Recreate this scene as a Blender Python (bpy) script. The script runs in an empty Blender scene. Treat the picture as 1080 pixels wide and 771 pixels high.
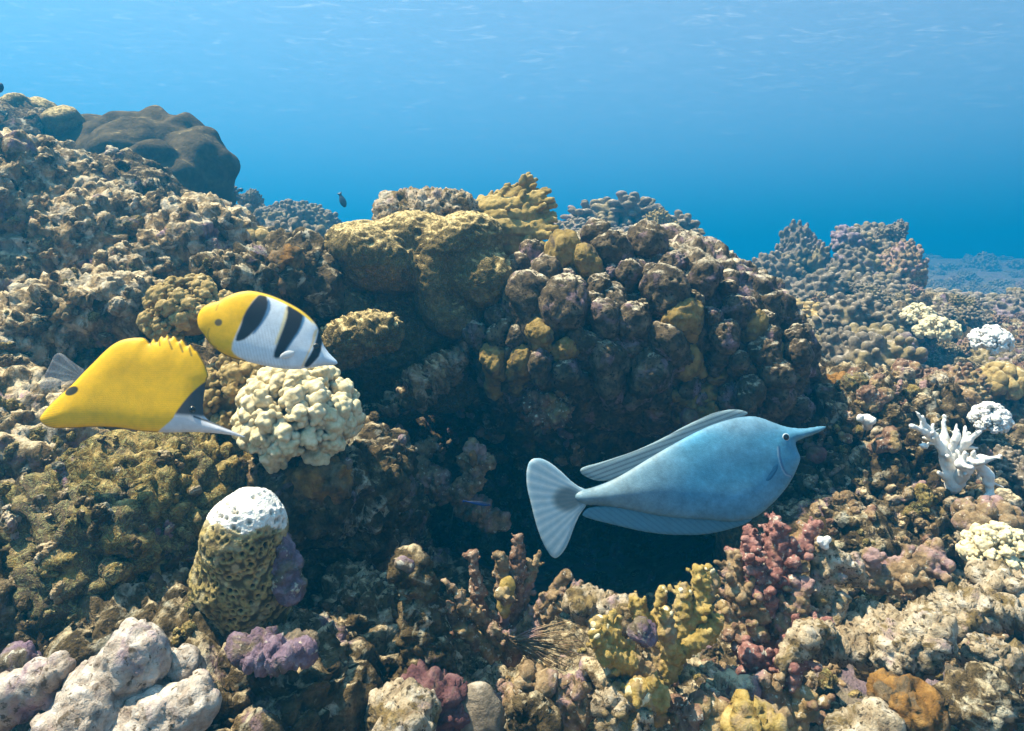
import bpy, math
import numpy as np
from mathutils import Vector, Matrix, Euler
from mathutils.bvhtree import BVHTree

# ------------------------------------------------------------------ camera, world, sun, exposure
sc = bpy.context.scene
COL = sc.collection
FPX, CX, CY = 771.0, 540.0, 300.0           # focal length and principal point in photograph pixels
cd = bpy.data.cameras.new('camera')
cd.sensor_fit = 'HORIZONTAL'; cd.sensor_width = 36.0
cd.lens = FPX / 1080.0 * 36.0
cd.shift_y = -(385.5 - CY) / 1080.0
cd.clip_start = 0.02; cd.clip_end = 400.0
cam = bpy.data.objects.new('camera', cd); COL.objects.link(cam)
cam.location = (0, 0, 0); cam.rotation_euler = (math.radians(90), 0, 0)
sc.camera = cam

SUNV = Vector((-0.44, 0.0, 0.90)).normalized()      # towards the sun
sun_el = math.asin(SUNV.z)
sun_az = math.atan2(SUNV.x, SUNV.y)
w = bpy.data.worlds.new('World'); sc.world = w; w.use_nodes = True
nt = w.node_tree; nt.nodes.clear()
wo = nt.nodes.new('ShaderNodeOutputWorld'); bg = nt.nodes.new('ShaderNodeBackground')
sky = nt.nodes.new('ShaderNodeTexSky'); sky.sky_type = 'NISHITA'; sky.sun_disc = False
sky.sun_elevation = sun_el; sky.sun_rotation = sun_az
nt.links.new(sky.outputs[0], bg.inputs[0]); bg.inputs[1].default_value = 0.05
nt.links.new(bg.outputs[0], wo.inputs[0])

sd = bpy.data.lights.new('sun', 'SUN'); sd.energy = 5.0; sd.angle = math.radians(0.6)
sd.color = (1.0, 0.88, 0.66)
sun = bpy.data.objects.new('sun', sd); COL.objects.link(sun)
sun.location = (-4, 0, 8)
sun.rotation_euler = (-SUNV).to_track_quat('-Z', 'Y').to_euler()

sc.view_settings.view_transform = 'Standard'; sc.view_settings.look = 'None'
sc.view_settings.exposure = 1.88; sc.view_settings.gamma = 1.0
sc.view_settings.use_curve_mapping = False
cy = sc.cycles
cy.max_bounces = 4; cy.diffuse_bounces = 1; cy.glossy_bounces = 1; cy.transmission_bounces = 2
cy.volume_bounces = 2; cy.transparent_max_bounces = 8
cy.use_denoising = True; cy.caustics_reflective = False; cy.caustics_refractive = False
cy.sample_clamp_indirect = 3.0

WATER_Z = 4.60
HAZE_DENSITY = 0.092
HAZE_COLOR = (0.004, 0.318, 0.615)

# ------------------------------------------------------------------ numpy noise
rng = np.random.default_rng(11)
_perm = rng.permutation(256).astype(np.int32); _perm = np.concatenate([_perm, _perm, _perm])
_g = rng.normal(size=(256, 3)); _g /= np.linalg.norm(_g, axis=1)[:, None]
_pt = rng.random((256, 3))

def _h(i, j, k):
    return _perm[_perm[_perm[i & 255] + (j & 255)] + (k & 255)]

def perlin(p):
    p = np.asarray(p, float); i = np.floor(p).astype(np.int32); f = p - i
    u = f * f * f * (f * (f * 6 - 15) + 10)
    out = 0
    for a in (0, 1):
        wx = u[:, 0] if a else 1 - u[:, 0]
        for b in (0, 1):
            wy = u[:, 1] if b else 1 - u[:, 1]
            for c in (0, 1):
                wz = u[:, 2] if c else 1 - u[:, 2]
                g = _g[_h(i[:, 0] + a, i[:, 1] + b, i[:, 2] + c)]
                d = g[:, 0] * (f[:, 0] - a) + g[:, 1] * (f[:, 1] - b) + g[:, 2] * (f[:, 2] - c)
                out = out + wx * wy * wz * d
    return out * 1.6

def fbm(p, o=4, gain=0.5):
    s = 0; a = 1.0
    for k in range(o):
        s = s + a * perlin(p * 2 ** k + 17.3 * k); a *= gain
    return s

def ridged(p, o=3, gain=0.5):
    s = 0; a = 1.0
    for k in range(o):
        s = s + a * (1 - 2 * np.abs(perlin(p * 2 ** k + 9.1 * k))); a *= gain
    return s

def worley(p):
    p = np.asarray(p, float); i = np.floor(p).astype(np.int32); f = p - i
    f1 = np.full(len(p), 9.0); f2 = f1.copy(); idd = np.zeros(len(p), np.int32)
    for a in (-1, 0, 1):
        for b in (-1, 0, 1):
            for c in (-1, 0, 1):
                h = _h(i[:, 0] + a, i[:, 1] + b, i[:, 2] + c)
                q = _pt[h] + (a, b, c) - f
                d = np.sqrt((q * q).sum(1))
                m = d < f1
                f2 = np.where(m, f1, np.minimum(f2, d))
                idd = np.where(m, h, idd); f1 = np.where(m, d, f1)
    return f1, f2, idd

def sstep(a, b, x):
    t = np.clip((x - a) / (b - a), 0, 1); return t * t * (3 - 2 * t)

# ------------------------------------------------------------------ implicit surfaces -> quad meshes
def nets(F, lo, vox):
    S = F < 0
    n = F.shape
    cnt = np.zeros((n[0] - 1, n[1] - 1, n[2] - 1), np.int8)
    for a in (0, 1):
        for b in (0, 1):
            for c in (0, 1):
                cnt += S[a:n[0] - 1 + a, b:n[1] - 1 + b, c:n[2] - 1 + c]
    act = (cnt > 0) & (cnt < 8)
    ci, cj, ck = np.nonzero(act)
    N = len(ci)
    if N == 0:
        return np.zeros((0, 3)), np.zeros((0, 4), int)
    idx = np.full(cnt.shape, -1, np.int64); idx[ci, cj, ck] = np.arange(N)
    corner = {}
    for a in (0, 1):
        for b in (0, 1):
            for c in (0, 1):
                corner[(a, b, c)] = F[ci + a, cj + b, ck + c].astype(float)
    acc = np.zeros((N, 3)); num = np.zeros(N)
    ks = list(corner)
    for p in ks:
        for ax in range(3):
            if p[ax] == 0:
                q = list(p); q[ax] = 1; q = tuple(q)
                f0, f1 = corner[p], corner[q]
                m = (f0 < 0) != (f1 < 0)
                t = np.where(m, f0 / np.where(m, f0 - f1, 1), 0)
                pos = np.tile(np.array(p, float), (N, 1)); pos[:, ax] += t
                acc += pos * m[:, None]; num += m
    V = acc / num[:, None] + np.stack([ci, cj, ck], 1)
    V = V * vox + lo
    Q = []
    for ax in range(3):
        b, c = (ax + 1) % 3, (ax + 2) % 3
        sl0 = [slice(None)] * 3; sl1 = [slice(None)] * 3
        sl0[ax] = slice(0, n[ax] - 1); sl1[ax] = slice(1, n[ax])
        s0 = S[tuple(sl0)]; s1 = S[tuple(sl1)]
        ee = np.nonzero(s0 != s1)
        e = np.stack(ee, 1)
        m = (e[:, b] > 0) & (e[:, c] > 0) & (e[:, b] < n[b] - 1) & (e[:, c] < n[c] - 1)
        e = e[m]; fl = s0[tuple(e.T)]
        def gi(db, dc):
            t = e.copy(); t[:, b] += db; t[:, c] += dc
            return idx[t[:, 0], t[:, 1], t[:, 2]]
        q = np.stack([gi(-1, -1), gi(0, -1), gi(0, 0), gi(-1, 0)], 1)
        q[~fl] = q[~fl][:, ::-1]
        Q.append(q)
    return V, np.concatenate(Q)

def seg_d(P, a, b, ra, rb):
    a = np.asarray(a, float); ab = np.asarray(b, float) - a
    L = max(ab @ ab, 1e-12)
    X = P[0] - a[0]; Y = P[1] - a[1]; Z = P[2] - a[2]
    t = np.clip((X * ab[0] + Y * ab[1] + Z * ab[2]) / L, 0, 1)
    d = np.sqrt((X - t * ab[0]) ** 2 + (Y - t * ab[1]) ** 2 + (Z - t * ab[2]) ** 2)
    return d - (ra + (rb - ra) * t)

def ell_d(P, c, r, R):
    X = P[0] - c[0]; Y = P[1] - c[1]; Z = P[2] - c[2]
    if R is not None:
        X, Y, Z = (R[0][0] * X + R[0][1] * Y + R[0][2] * Z, R[1][0] * X + R[1][1] * Y + R[1][2] * Z, R[2][0] * X + R[2][1] * Y + R[2][2] * Z)
    k0 = np.sqrt((X / r[0]) ** 2 + (Y / r[1]) ** 2 + (Z / r[2]) ** 2)
    k1 = np.sqrt((X / r[0] ** 2) ** 2 + (Y / r[1] ** 2) ** 2 + (Z / r[2] ** 2) ** 2) + 1e-9
    return k0 * (k0 - 1) / k1

def cap(a, b, ra, rb=None, k=0.01):
    return ('c', np.array(a, float), np.array(b, float), ra, ra if rb is None else rb, k)

def ell(c, r, k=0.01, R=None):
    r = (r, r, r) if np.isscalar(r) else r
    return ('e', np.array(c, float), np.array(r, float), R, k)

def field_mesh(prims, vox, lo=None, hi=None):
    B = []
    for p in prims:
        if p[0] == 'c':
            m = max(p[3], p[4]); l = np.minimum(p[1], p[2]) - m; h = np.maximum(p[1], p[2]) + m
        else:
            m = p[2].max() if p[3] is not None else p[2]; l = p[1] - m; h = p[1] + m
        B.append((l, h))
    if lo is None:
        lo = np.min([b[0] for b in B], 0) - 3 * vox; hi = np.max([b[1] for b in B], 0) + 3 * vox
        kk = max(p[-1] for p in prims); lo = lo - kk * .5; hi = hi + kk * .5
    lo = np.array(lo, float); hi = np.array(hi, float)
    n = np.ceil((hi - lo) / vox).astype(int) + 1
    F = np.full(n, 10.0, np.float32)
    for p, (l, h) in zip(prims, B):
        k = p[-1]; mg = k + 2.5 * vox
        i0 = np.clip(np.floor((l - mg - lo) / vox).astype(int), 0, n); i1 = np.clip(np.ceil((h + mg - lo) / vox).astype(int) + 1, 0, n)
        if (i1 <= i0).any():
            continue
        ax = [(lo[d] + vox * np.arange(i0[d], i1[d])).astype(np.float32) for d in range(3)]
        P = (ax[0][:, None, None], ax[1][None, :, None], ax[2][None, None, :])
        d = seg_d(P, *p[1:5]) if p[0] == 'c' else ell_d(P, p[1], p[2], p[3])
        s = (slice(i0[0], i1[0]), slice(i0[1], i1[1]), slice(i0[2], i1[2]))
        A = F[s]
        if k > 0:
            hh = np.maximum(k - np.abs(A - d), 0) / k
            F[s] = np.minimum(A, d) - hh * hh * k * 0.25
        else:
            F[s] = np.minimum(A, d)
    return nets(F, lo, vox)

def normals(V, Q):
    n = np.cross(V[Q[:, 2]] - V[Q[:, 0]], V[Q[:, 3]] - V[Q[:, 1]])
    N = np.zeros_like(V)
    for c in range(4):
        np.add.at(N, Q[:, c], n)
    return N / (np.linalg.norm(N, axis=1)[:, None] + 1e-12)

def to_mesh(name, V, Q, mats, smooth=True, cols=None, mi=None):
    me = bpy.data.meshes.new(name)
    me.vertices.add(len(V)); me.vertices.foreach_set('co', np.ascontiguousarray(V, np.float32).ravel())
    nq = len(Q); w_ = Q.shape[1]
    me.loops.add(nq * w_); me.loops.foreach_set('vertex_index', np.ascontiguousarray(Q, np.int32).ravel())
    me.polygons.add(nq)
    me.polygons.foreach_set('loop_start', np.arange(nq, dtype=np.int32) * w_)
    me.polygons.foreach_set('use_smooth', np.full(nq, smooth))
    for m in (mats if isinstance(mats, (list, tuple)) else [mats]):
        me.materials.append(m)
    if mi is not None:
        me.polygons.foreach_set('material_index', np.asarray(mi, np.int32))
    if cols is not None:
        at = me.color_attributes.new('pigment', 'FLOAT_COLOR', 'POINT')
        c4 = np.ones((len(V), 4), np.float32); c4[:, :3] = cols
        at.data.foreach_set('color', c4.ravel())
    me.update(calc_edges=True)
    return me

# ------------------------------------------------------------------ objects, labels, pixel rays
def far(d):
    return d + max(0.0, d - 2.0) * 1.2

def Pt(px, py, d):
    d = far(d)
    return np.array([(px - CX) / FPX * d, d, (CY - py) / FPX * d])

def tag(o, label=None, cat=None, group=None, kind=None):
    if label: o['label'] = label
    if cat: o['category'] = cat
    if group: o['group'] = group
    if kind: o['kind'] = kind
    return o

def link(name, me, parent=None, loc=None):
    o = bpy.data.objects.new(name, me); COL.objects.link(o)
    if loc is not None: o.location = loc
    if parent is not None: o.parent = parent
    return o

def empty(name, loc):
    o = bpy.data.objects.new(name, None); COL.objects.link(o); o.location = loc; o.empty_display_size = 0.05
    return o

def solid(name, V, Q, mat, parent=None, cols=None, smooth=True):
    """one mesh object with its origin at the middle of its own foot"""
    c = V.mean(0); c[2] = V[:, 2].min()
    o = link(name, to_mesh(name, V - c, Q, mat, smooth, cols), None, c)
    if parent is not None:
        o.parent = parent; o.location = Vector(c) - parent.location
    return o

def stray(o):
    for c in COL.objects:
        if c.parent == o: yield c

def copy_tree(o, loc=None, rot=None, scale=None):
    c = o.copy(); COL.objects.link(c)
    for ch in [x for x in o.children]:
        d = ch.copy(); COL.objects.link(d); d.parent = c
    if loc is not None: c.location = loc
    if rot is not None: c.rotation_euler = rot
    if scale is not None: c.scale = scale
    return c
# ------------------------------------------------------------------ materials
def new_mat(name):
    m = bpy.data.materials.new(name); m.use_nodes = True
    t = m.node_tree; t.nodes.clear()
    return m, t

class NT:
    def __init__(s, t): s.t = t
    def n(s, ty, **kw):
        x = s.t.nodes.new('ShaderNode' + ty)
        for k, v in kw.items(): setattr(x, k, v)
        return x
    def l(s, a, b): s.t.links.new(a, b)
    def noise(s, vec, scale, detail=5, rough=0.55, dist=0.0):
        x = s.n('TexNoise'); x.inputs['Scale'].default_value = scale; x.inputs['Detail'].default_value = detail
        x.inputs['Roughness'].default_value = rough; x.inputs['Distortion'].default_value = dist
        s.l(vec, x.inputs['Vector']); return x.outputs['Fac']
    def vor(s, vec, scale, feature='F1', smooth=None):
        x = s.n('TexVoronoi', feature=feature); x.inputs['Scale'].default_value = scale
        s.l(vec, x.inputs['Vector']); return x
    def ramp(s, fac, stops, interp='LINEAR'):
        x = s.n('ValToRGB'); e = x.color_ramp; e.interpolation = interp
        while len(e.elements) < len(stops): e.elements.new(0.5)
        for el, (p, c) in zip(e.elements, stops):
            el.position = p; el.color = (*c, 1) if not np.isscalar(c) else (c, c, c, 1)
        s.l(fac, x.inputs[0]); return x.outputs[0]
    def mix(s, fac, a, b, blend='MIX'):
        x = s.n('Mix', data_type='RGBA', blend_type=blend)
        if np.isscalar(fac): x.inputs[0].default_value = fac
        else: s.l(fac, x.inputs[0])
        for i, v in ((6, a), (7, b)):
            if isinstance(v, tuple): x.inputs[i].default_value = (*v, 1)
            else: s.l(v, x.inputs[i])
        return x.outputs[2]
    def math(s, op, a, b=None, c=None):
        x = s.n('Math', operation=op)
        for i, v in enumerate((a, b, c)):
            if v is None: continue
            if np.isscalar(v): x.inputs[i].default_value = v
            else: s.l(v, x.inputs[i])
        return x.outputs[0]

MATS = {}
def coral_mat(name, main, patch=None, patch_scale=9, patch_at=(0.5, 0.58), patch2=None, patch2_scale=14, patch2_at=(0.58, 0.64),
              spots=None, spot_scale=70, spot_at=(0.56, 0.66), pits=None, pit_bump=0.0, fine=90, fine_bump=0.006, mid_bump=0.012, mid=28,
              worm=0.0, worm_scale=45, up=None, rough=0.92, off=0.0, spec=0.05):
    """living-coral / crust colour: fine mottled main ramp, large patches, small spots; relief from noise, pits and worm ridges"""
    m, t = new_mat(name); g = NT(t)
    geo = g.n('NewGeometry')
    if off:
        mp = g.n('VectorMath', operation='ADD'); g.l(geo.outputs['Position'], mp.inputs[0]); mp.inputs[1].default_value = (off, off * 1.7, -off)
        pos = mp.outputs[0]
    else:
        pos = geo.outputs['Position']
    n1 = g.noise(pos, fine * 0.45, 7, 0.68)
    st = [(0.30 + 0.4 * i / max(1, len(main) - 1), c) for i, c in enumerate(main)]
    col = g.ramp(n1, st)
    if patch:
        f = g.ramp(g.noise(pos, patch_scale, 6, 0.62, 0.6), [(patch_at[0], 0.0), (patch_at[1], 1.0)])
        col = g.mix(f, col, g.ramp(g.noise(pos, fine * .6, 5, .65), [(0.35, patch[0]), (0.68, patch[1])]))
    if patch2:
        f = g.ramp(g.noise(pos, patch2_scale, 6, 0.65, 0.8), [(patch2_at[0], 0.0), (patch2_at[1], 1.0)])
        col = g.mix(f, col, g.ramp(g.noise(pos, fine * .5, 5, .65), [(0.35, patch2[0]), (0.68, patch2[1])]))
    if up:     # sunlit tops painted into the colour, with pale sediment, facing up, broken by noise
        sx = g.n('SeparateXYZ'); g.l(geo.outputs['Normal'], sx.inputs[0])
        nz = g.math('MULTIPLY_ADD', sx.outputs[2], 0.55, g.math('MULTIPLY_ADD', g.noise(pos, up[3] if len(up) > 3 else 40, 6, 0.7), 1.3, -0.65))
        col = g.mix(g.ramp(nz, [(up[1], 0.0), (up[2], 1.0)]), col, up[0])
    if spots:
        f = g.ramp(g.noise(pos, spot_scale, 3, 0.6), [(spot_at[0], 0.0), (spot_at[1], 1.0)])
        col = g.mix(f, col, spots)
    if pits:
        v = g.vor(pos, pits)
        f = g.ramp(v.outputs['Distance'], [(0.12, 1.0), (0.30, 0.0)])
        col = g.mix(g.math('MULTIPLY', f, 0.75), col, (0.05, 0.04, 0.025))
    h = None
    def add(h, x, k):
        return g.math('MULTIPLY', x, k) if h is None else g.math('MULTIPLY_ADD', x, k, h)
    if mid_bump: h = add(h, g.noise(pos, mid, 6, 0.6), mid_bump)
    if fine_bump: h = add(h, g.noise(pos, fine, 6, 0.7), fine_bump)
    if pits:
        h = add(h, g.ramp(v.outputs['Distance'], [(0.05, 0.0), (0.38, 1.0)]), pit_bump)
    if worm:
        wn = g.noise(pos, worm_scale, 3, 0.5, 1.2)
        h = add(h, g.ramp(g.math('ABSOLUTE', g.math('SUBTRACT', wn, 0.5)), [(0.0, 1.0), (0.07, 0.0)]), worm)
        col = g.mix(g.ramp(g.math('ABSOLUTE', g.math('SUBTRACT', wn, 0.5)), [(0.0, 0.35), (0.06, 0.0)]), col, tuple(min(.8, 2.2 * c) for c in main[-1]))
    bs = g.n('BsdfPrincipled'); bs.inputs['Roughness'].default_value = rough; bs.inputs['Specular IOR Level'].default_value = spec
    g.l(col, bs.inputs['Base Color'])
    if h is not None:
        b = g.n('Bump'); b.inputs['Strength'].default_value = 1.0; b.inputs['Distance'].default_value = 1.0
        g.l(h, b.inputs['Height']); g.l(b.outputs[0], bs.inputs['Normal'])
    o = g.n('OutputMaterial'); g.l(bs.outputs[0], o.inputs[0])
    MATS[name] = m
    return m

def fish_mat(name, rough=0.5, spec=0.4, scales=900, bump=0.0006, trans=0.0, alpha=1.0, mottle=0.12):
    m, t = new_mat(name); g = NT(t)
    at = g.n('Attribute', attribute_name='pigment'); geo = g.n('NewGeometry')
    nz = g.noise(geo.outputs['Position'], 120, 5, .6)
    col = g.mix(mottle, at.outputs['Color'], g.mix(1.0, at.outputs['Color'], g.ramp(nz, [(0.3, 0.3), (0.7, 1.5)]), 'MULTIPLY'))
    bs = g.n('BsdfPrincipled'); bs.inputs['Roughness'].default_value = rough; bs.inputs['Specular IOR Level'].default_value = spec
    g.l(col, bs.inputs['Base Color'])
    v = g.vor(geo.outputs['Position'], scales); b = g.n('Bump'); b.inputs['Distance'].default_value = bump; b.inputs['Strength'].default_value = 0.6
    g.l(v.outputs['Distance'], b.inputs['Height']); g.l(b.outputs[0], bs.inputs['Normal'])
    sh = bs.outputs[0]
    if trans:
        tr = g.n('BsdfTranslucent'); g.l(col, tr.inputs[0]); mx = g.n('MixShader'); mx.inputs[0].default_value = trans
        g.l(sh, mx.inputs[1]); g.l(tr.outputs[0], mx.inputs[2]); sh = mx.outputs[0]
    if alpha < 1:
        tp = g.n('BsdfTransparent'); mx = g.n('MixShader'); mx.inputs[0].default_value = alpha
        g.l(tp.outputs[0], mx.inputs[1]); g.l(sh, mx.inputs[2]); sh = mx.outputs[0]
    o = g.n('OutputMaterial'); g.l(sh, o.inputs[0])
    return m

def plain_mat(name, c, rough=0.4, spec=0.5):
    m, t = new_mat(name); g = NT(t)
    geo = g.n('NewGeometry')
    col = g.mix(0.5, c, g.ramp(g.noise(geo.outputs['Position'], 300, 4, .6), [(0.3, tuple(x * .7 for x in c)), (0.7, tuple(min(1, x * 1.3) for x in c))]))
    bs = g.n('BsdfPrincipled'); g.l(col, bs.inputs['Base Color'])
    bs.inputs['Roughness'].default_value = rough; bs.inputs['Specular IOR Level'].default_value = spec
    o = g.n('OutputMaterial'); g.l(bs.outputs[0], o.inputs[0]); return m

CREAM = (0.72, 0.66, 0.52); WHITE = (0.85, 0.83, 0.76); TAN = (0.40, 0.30, 0.16); OLIVE = (0.16, 0.125, 0.055); DARK = (0.055, 0.045, 0.03)
PURP = (0.27, 0.17, 0.23); PINK = (0.42, 0.24, 0.26); GREY = (0.28, 0.26, 0.24)
M_rock = coral_mat('reef_rock_crust', [(0.022, 0.017, 0.010), (0.065, 0.048, 0.024), (0.15, 0.108, 0.054), (0.36, 0.27, 0.15)], patch=((0.19, 0.115, 0.15), (0.44, 0.32, 0.37)), patch_at=(0.60, 0.68),
                   patch2=((0.26, 0.25, 0.16), CREAM), patch2_scale=18, patch2_at=(0.56, 0.64), spots=(0.05, 0.04, 0.03), spot_scale=95, spot_at=(0.58, 0.66),
                   fine_bump=0.011, mid_bump=0.024, fine=70, up=((0.80, 0.66, 0.42), 0.46, 0.74, 38))
M_ridge = coral_mat('pale_brown_ridge_crust', [(0.035, 0.024, 0.014), (0.15, 0.10, 0.05), (0.38, 0.27, 0.135), (0.68, 0.54, 0.34)], patch=((0.24, 0.14, 0.17), (0.50, 0.35, 0.39)), patch_at=(0.585, 0.66),
                   patch2=((0.36, 0.28, 0.17), (0.78, 0.70, 0.55)), patch2_scale=20, patch2_at=(0.50, 0.60), fine_bump=0.012, mid_bump=0.024, fine=70, up=((0.86, 0.71, 0.45), 0.36, 0.62, 38), off=21)
M_gold = coral_mat('golden_crust', [(0.025, 0.02, 0.01), (0.10, 0.072, 0.024), (0.30, 0.21, 0.065), (0.60, 0.44, 0.16)], patch=((0.10, 0.08, 0.05), (0.22, 0.16, 0.09)), patch_scale=12,
                   patch2=((0.25, 0.14, 0.23), (0.50, 0.36, 0.44)), patch2_scale=7, patch2_at=(0.6, 0.66), fine_bump=0.010, mid_bump=0.014, up=((0.68, 0.52, 0.22), 0.42, 0.72, 55), worm=0.0025, worm_scale=95, off=1.2)
M_pale = coral_mat('pale_crust', [(0.20, 0.14, 0.08), (0.52, 0.42, 0.28), (0.80, 0.73, 0.6)], patch=((0.36, 0.22, 0.23), (0.60, 0.44, 0.44)), patch_at=(0.58, 0.68), patch_scale=13,
                   patch2=((0.10, 0.072, 0.035), (0.36, 0.26, 0.11)), patch2_at=(0.50, 0.58), patch2_scale=24, fine_bump=0.009, mid_bump=0.013, spots=(0.10, 0.075, 0.045), spot_scale=150, spot_at=(.56, .64), off=2.2)
M_lilac = coral_mat('lilac_white_crust', [(0.20, 0.145, 0.11), (0.50, 0.42, 0.34), (0.76, 0.69, 0.60)], patch=((0.28, 0.18, 0.22), (0.56, 0.42, 0.46)), patch_at=(0.50, 0.62), patch_scale=11,
                   fine_bump=0.007, mid_bump=0.010, spots=(0.16, 0.12, 0.08), spot_scale=120, spot_at=(.58, .66), up=((0.88, 0.82, 0.72), 0.46, 0.78, 45), off=23)
M_massive = coral_mat('golden_massive_coral', [(0.08, 0.06, 0.027), (0.16, 0.12, 0.05), (0.28, 0.21, 0.09)], fine_bump=0.003, mid_bump=0.004, worm=0.004, worm_scale=80,
                      up=((0.74, 0.57, 0.27), 0.28, 0.5, 60), off=0.7)
M_smooth = coral_mat('smooth_brown_coral', [(0.05, 0.038, 0.022), (0.09, 0.068, 0.036), (0.14, 0.105, 0.055)], fine_bump=0.006, mid_bump=0.012, mid=14, fine=60, up=((0.34, 0.27, 0.13), 0.52, 0.75, 20), off=5)
M_white = coral_mat('bleached_coral', [(0.52, 0.42, 0.22), (0.76, 0.66, 0.40), (0.90, 0.82, 0.60)], fine_bump=0.002, mid_bump=0.003, fine=180, off=4)
M_purewhite = coral_mat('white_antler_coral', [(0.80, 0.78, 0.70), (0.86, 0.85, 0.8), (0.92, 0.91, 0.87)], fine_bump=0.002, mid_bump=0.002, fine=160, off=6)
M_tan = coral_mat('tan_finger_coral', [(0.22, 0.155, 0.055), (0.42, 0.30, 0.12), (0.60, 0.46, 0.21)], fine_bump=0.004, mid_bump=0.004, fine=170, up=((0.84, 0.76, 0.52), 0.50, 0.76, 50), off=8)
M_grey = coral_mat('grey_cauliflower_coral', [(0.09, 0.075, 0.055), (0.22, 0.18, 0.13), (0.38, 0.32, 0.24)], fine_bump=0.006, mid_bump=0.01, patch=((0.22, 0.17, 0.08), (0.42, 0.33, 0.17)), patch_scale=3.5,
                   patch2=((0.22, 0.16, 0.2), (0.36, 0.28, 0.31)), patch2_scale=3, up=((0.66, 0.58, 0.46), 0.44, 0.76, 60), off=9)
M_yellow = coral_mat('yellow_branch_coral', [(0.20, 0.135, 0.035), (0.40, 0.285, 0.085), (0.60, 0.46, 0.20)], patch=((0.25, 0.17, 0.09), (0.45, 0.34, 0.2)), patch_scale=16, fine_bump=0.004, mid_bump=0.004, fine=150, off=10)
M_pinkbranch = coral_mat('pink_brown_branch_coral', [(0.08, 0.042, 0.03), (0.23, 0.135, 0.09), (0.46, 0.32, 0.22)], patch=((0.3, 0.2, 0.08), (0.5, 0.38, 0.2)), patch_scale=13, fine_bump=0.006, mid_bump=0.006, fine=120,
                         spots=CREAM, spot_scale=130, spot_at=(.60, .68), off=11)
M_rose = coral_mat('rose_branch_coral', [(0.11, 0.045, 0.04), (0.32, 0.15, 0.125), (0.56, 0.34, 0.28)], patch=((0.22, 0.14, 0.06), (0.5, 0.36, 0.18)), patch_scale=15, patch_at=(.58, .66), fine_bump=0.006, mid_bump=0.006, fine=120,
                  spots=CREAM, spot_scale=130, spot_at=(.60, .68), off=27)
M_tanbranch = coral_mat('tan_branch_coral', [(0.10, 0.065, 0.035), (0.30, 0.205, 0.11), (0.56, 0.43, 0.26)], patch=((0.30, 0.18, 0.17), (0.48, 0.33, 0.3)), patch_scale=14, fine_bump=0.006, mid_bump=0.006, fine=120,
                        spots=CREAM, spot_scale=130, spot_at=(.62, .70), off=12)
M_lobe = coral_mat('speckled_lobe', [(0.035, 0.027, 0.018), (0.11, 0.083, 0.05), (0.28, 0.21, 0.13)], patch=((0.20, 0.13, 0.16), (0.36, 0.26, 0.28)), patch_scale=16, patch_at=(.54, .64), fine_bump=0.007, mid_bump=0.010,
                   up=((0.78, 0.69, 0.50), 0.36, 0.64, 60), spots=(0.05, 0.04, 0.03), spot_scale=120, spot_at=(.56, .64), off=13)
M_goldlobe = coral_mat('golden_lobe', [(0.14, 0.095, 0.03), (0.28, 0.195, 0.065), (0.42, 0.31, 0.12)], fine_bump=0.005, mid_bump=0.008, patch=((0.08, 0.06, 0.04), (0.24, 0.18, 0.1)), patch_scale=24, patch_at=(.54, .62), up=((0.6, 0.52, 0.36), 0.62, 0.9, 60), off=14)
M_orange = coral_mat('orange_sponge', [(0.10, 0.055, 0.02), (0.28, 0.145, 0.04), (0.46, 0.27, 0.09)], patch=((0.06, 0.045, 0.025), (0.26, 0.19, 0.11)), patch_scale=26, patch_at=(.47, .57), fine_bump=0.008, mid_bump=0.010, off=15)
M_purple = coral_mat('purple_coralline_crust', [(0.13, 0.085, 0.11), (0.27, 0.185, 0.24), (0.48, 0.37, 0.42)], fine_bump=0.011, mid_bump=0.014, patch=((0.10, 0.075, 0.045), (0.34, 0.27, 0.18)), patch_scale=22, patch_at=(.46, .58), spots=CREAM, spot_scale=90, spot_at=(.61, .68), off=16)
M_red = coral_mat('red_coralline_crust', [(0.07, 0.035, 0.037), (0.18, 0.085, 0.088), (0.34, 0.2, 0.19)], fine_bump=0.010, mid_bump=0.012, patch=((0.08, 0.06, 0.04), (0.26, 0.2, 0.13)), patch_scale=22, patch_at=(.48, .58), off=17)
M_fire = coral_mat('mustard_fire_coral', [(0.20, 0.14, 0.05), (0.36, 0.26, 0.09), (0.52, 0.39, 0.16)], fine_bump=0.004, mid_bump=0.004, up=((0.66, 0.55, 0.30), 0.45, 0.7, 40), off=18)
M_bed = coral_mat('rubble_bed', [(0.10, 0.085, 0.06), (0.24, 0.20, 0.14), (0.40, 0.34, 0.25)], patch=((0.2, 0.14, 0.17), (0.34, 0.26, 0.28)), patch_scale=6, patch2=((0.3, 0.25, 0.16), CREAM), patch2_scale=16, patch2_at=(.58, .68),
                  fine_bump=0.02, mid_bump=0.05, fine=50, mid=14, off=19)
# ------------------------------------------------------------------ the sea: haze, surface, seabed
def box_mesh(name, lo, hi, mat):
    V = np.array([[x, y, z] for x in (lo[0], hi[0]) for y in (lo[1], hi[1]) for z in (lo[2], hi[2])], float)
    Q = np.array([[0, 1, 3, 2], [4, 6, 7, 5], [0, 4, 5, 1], [2, 3, 7, 6], [0, 2, 6, 4], [1, 5, 7, 3]])
    return to_mesh(name, V, Q, mat, smooth=False)

m, t = new_mat('sea_water_haze'); g = NT(t)
pv = g.n('VolumePrincipled'); pv.inputs['Color'].default_value = (*HAZE_COLOR, 1); pv.inputs['Density'].default_value = HAZE_DENSITY
pv.inputs['Anisotropy'].default_value = 0.45
o = g.n('OutputMaterial'); g.l(pv.outputs[0], o.inputs['Volume'])
haze = link('haze', box_mesh('haze', (-90, -6, -3.4), (90, 150, WATER_Z + 0.35), m)); tag(haze, kind='stuff')

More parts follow.
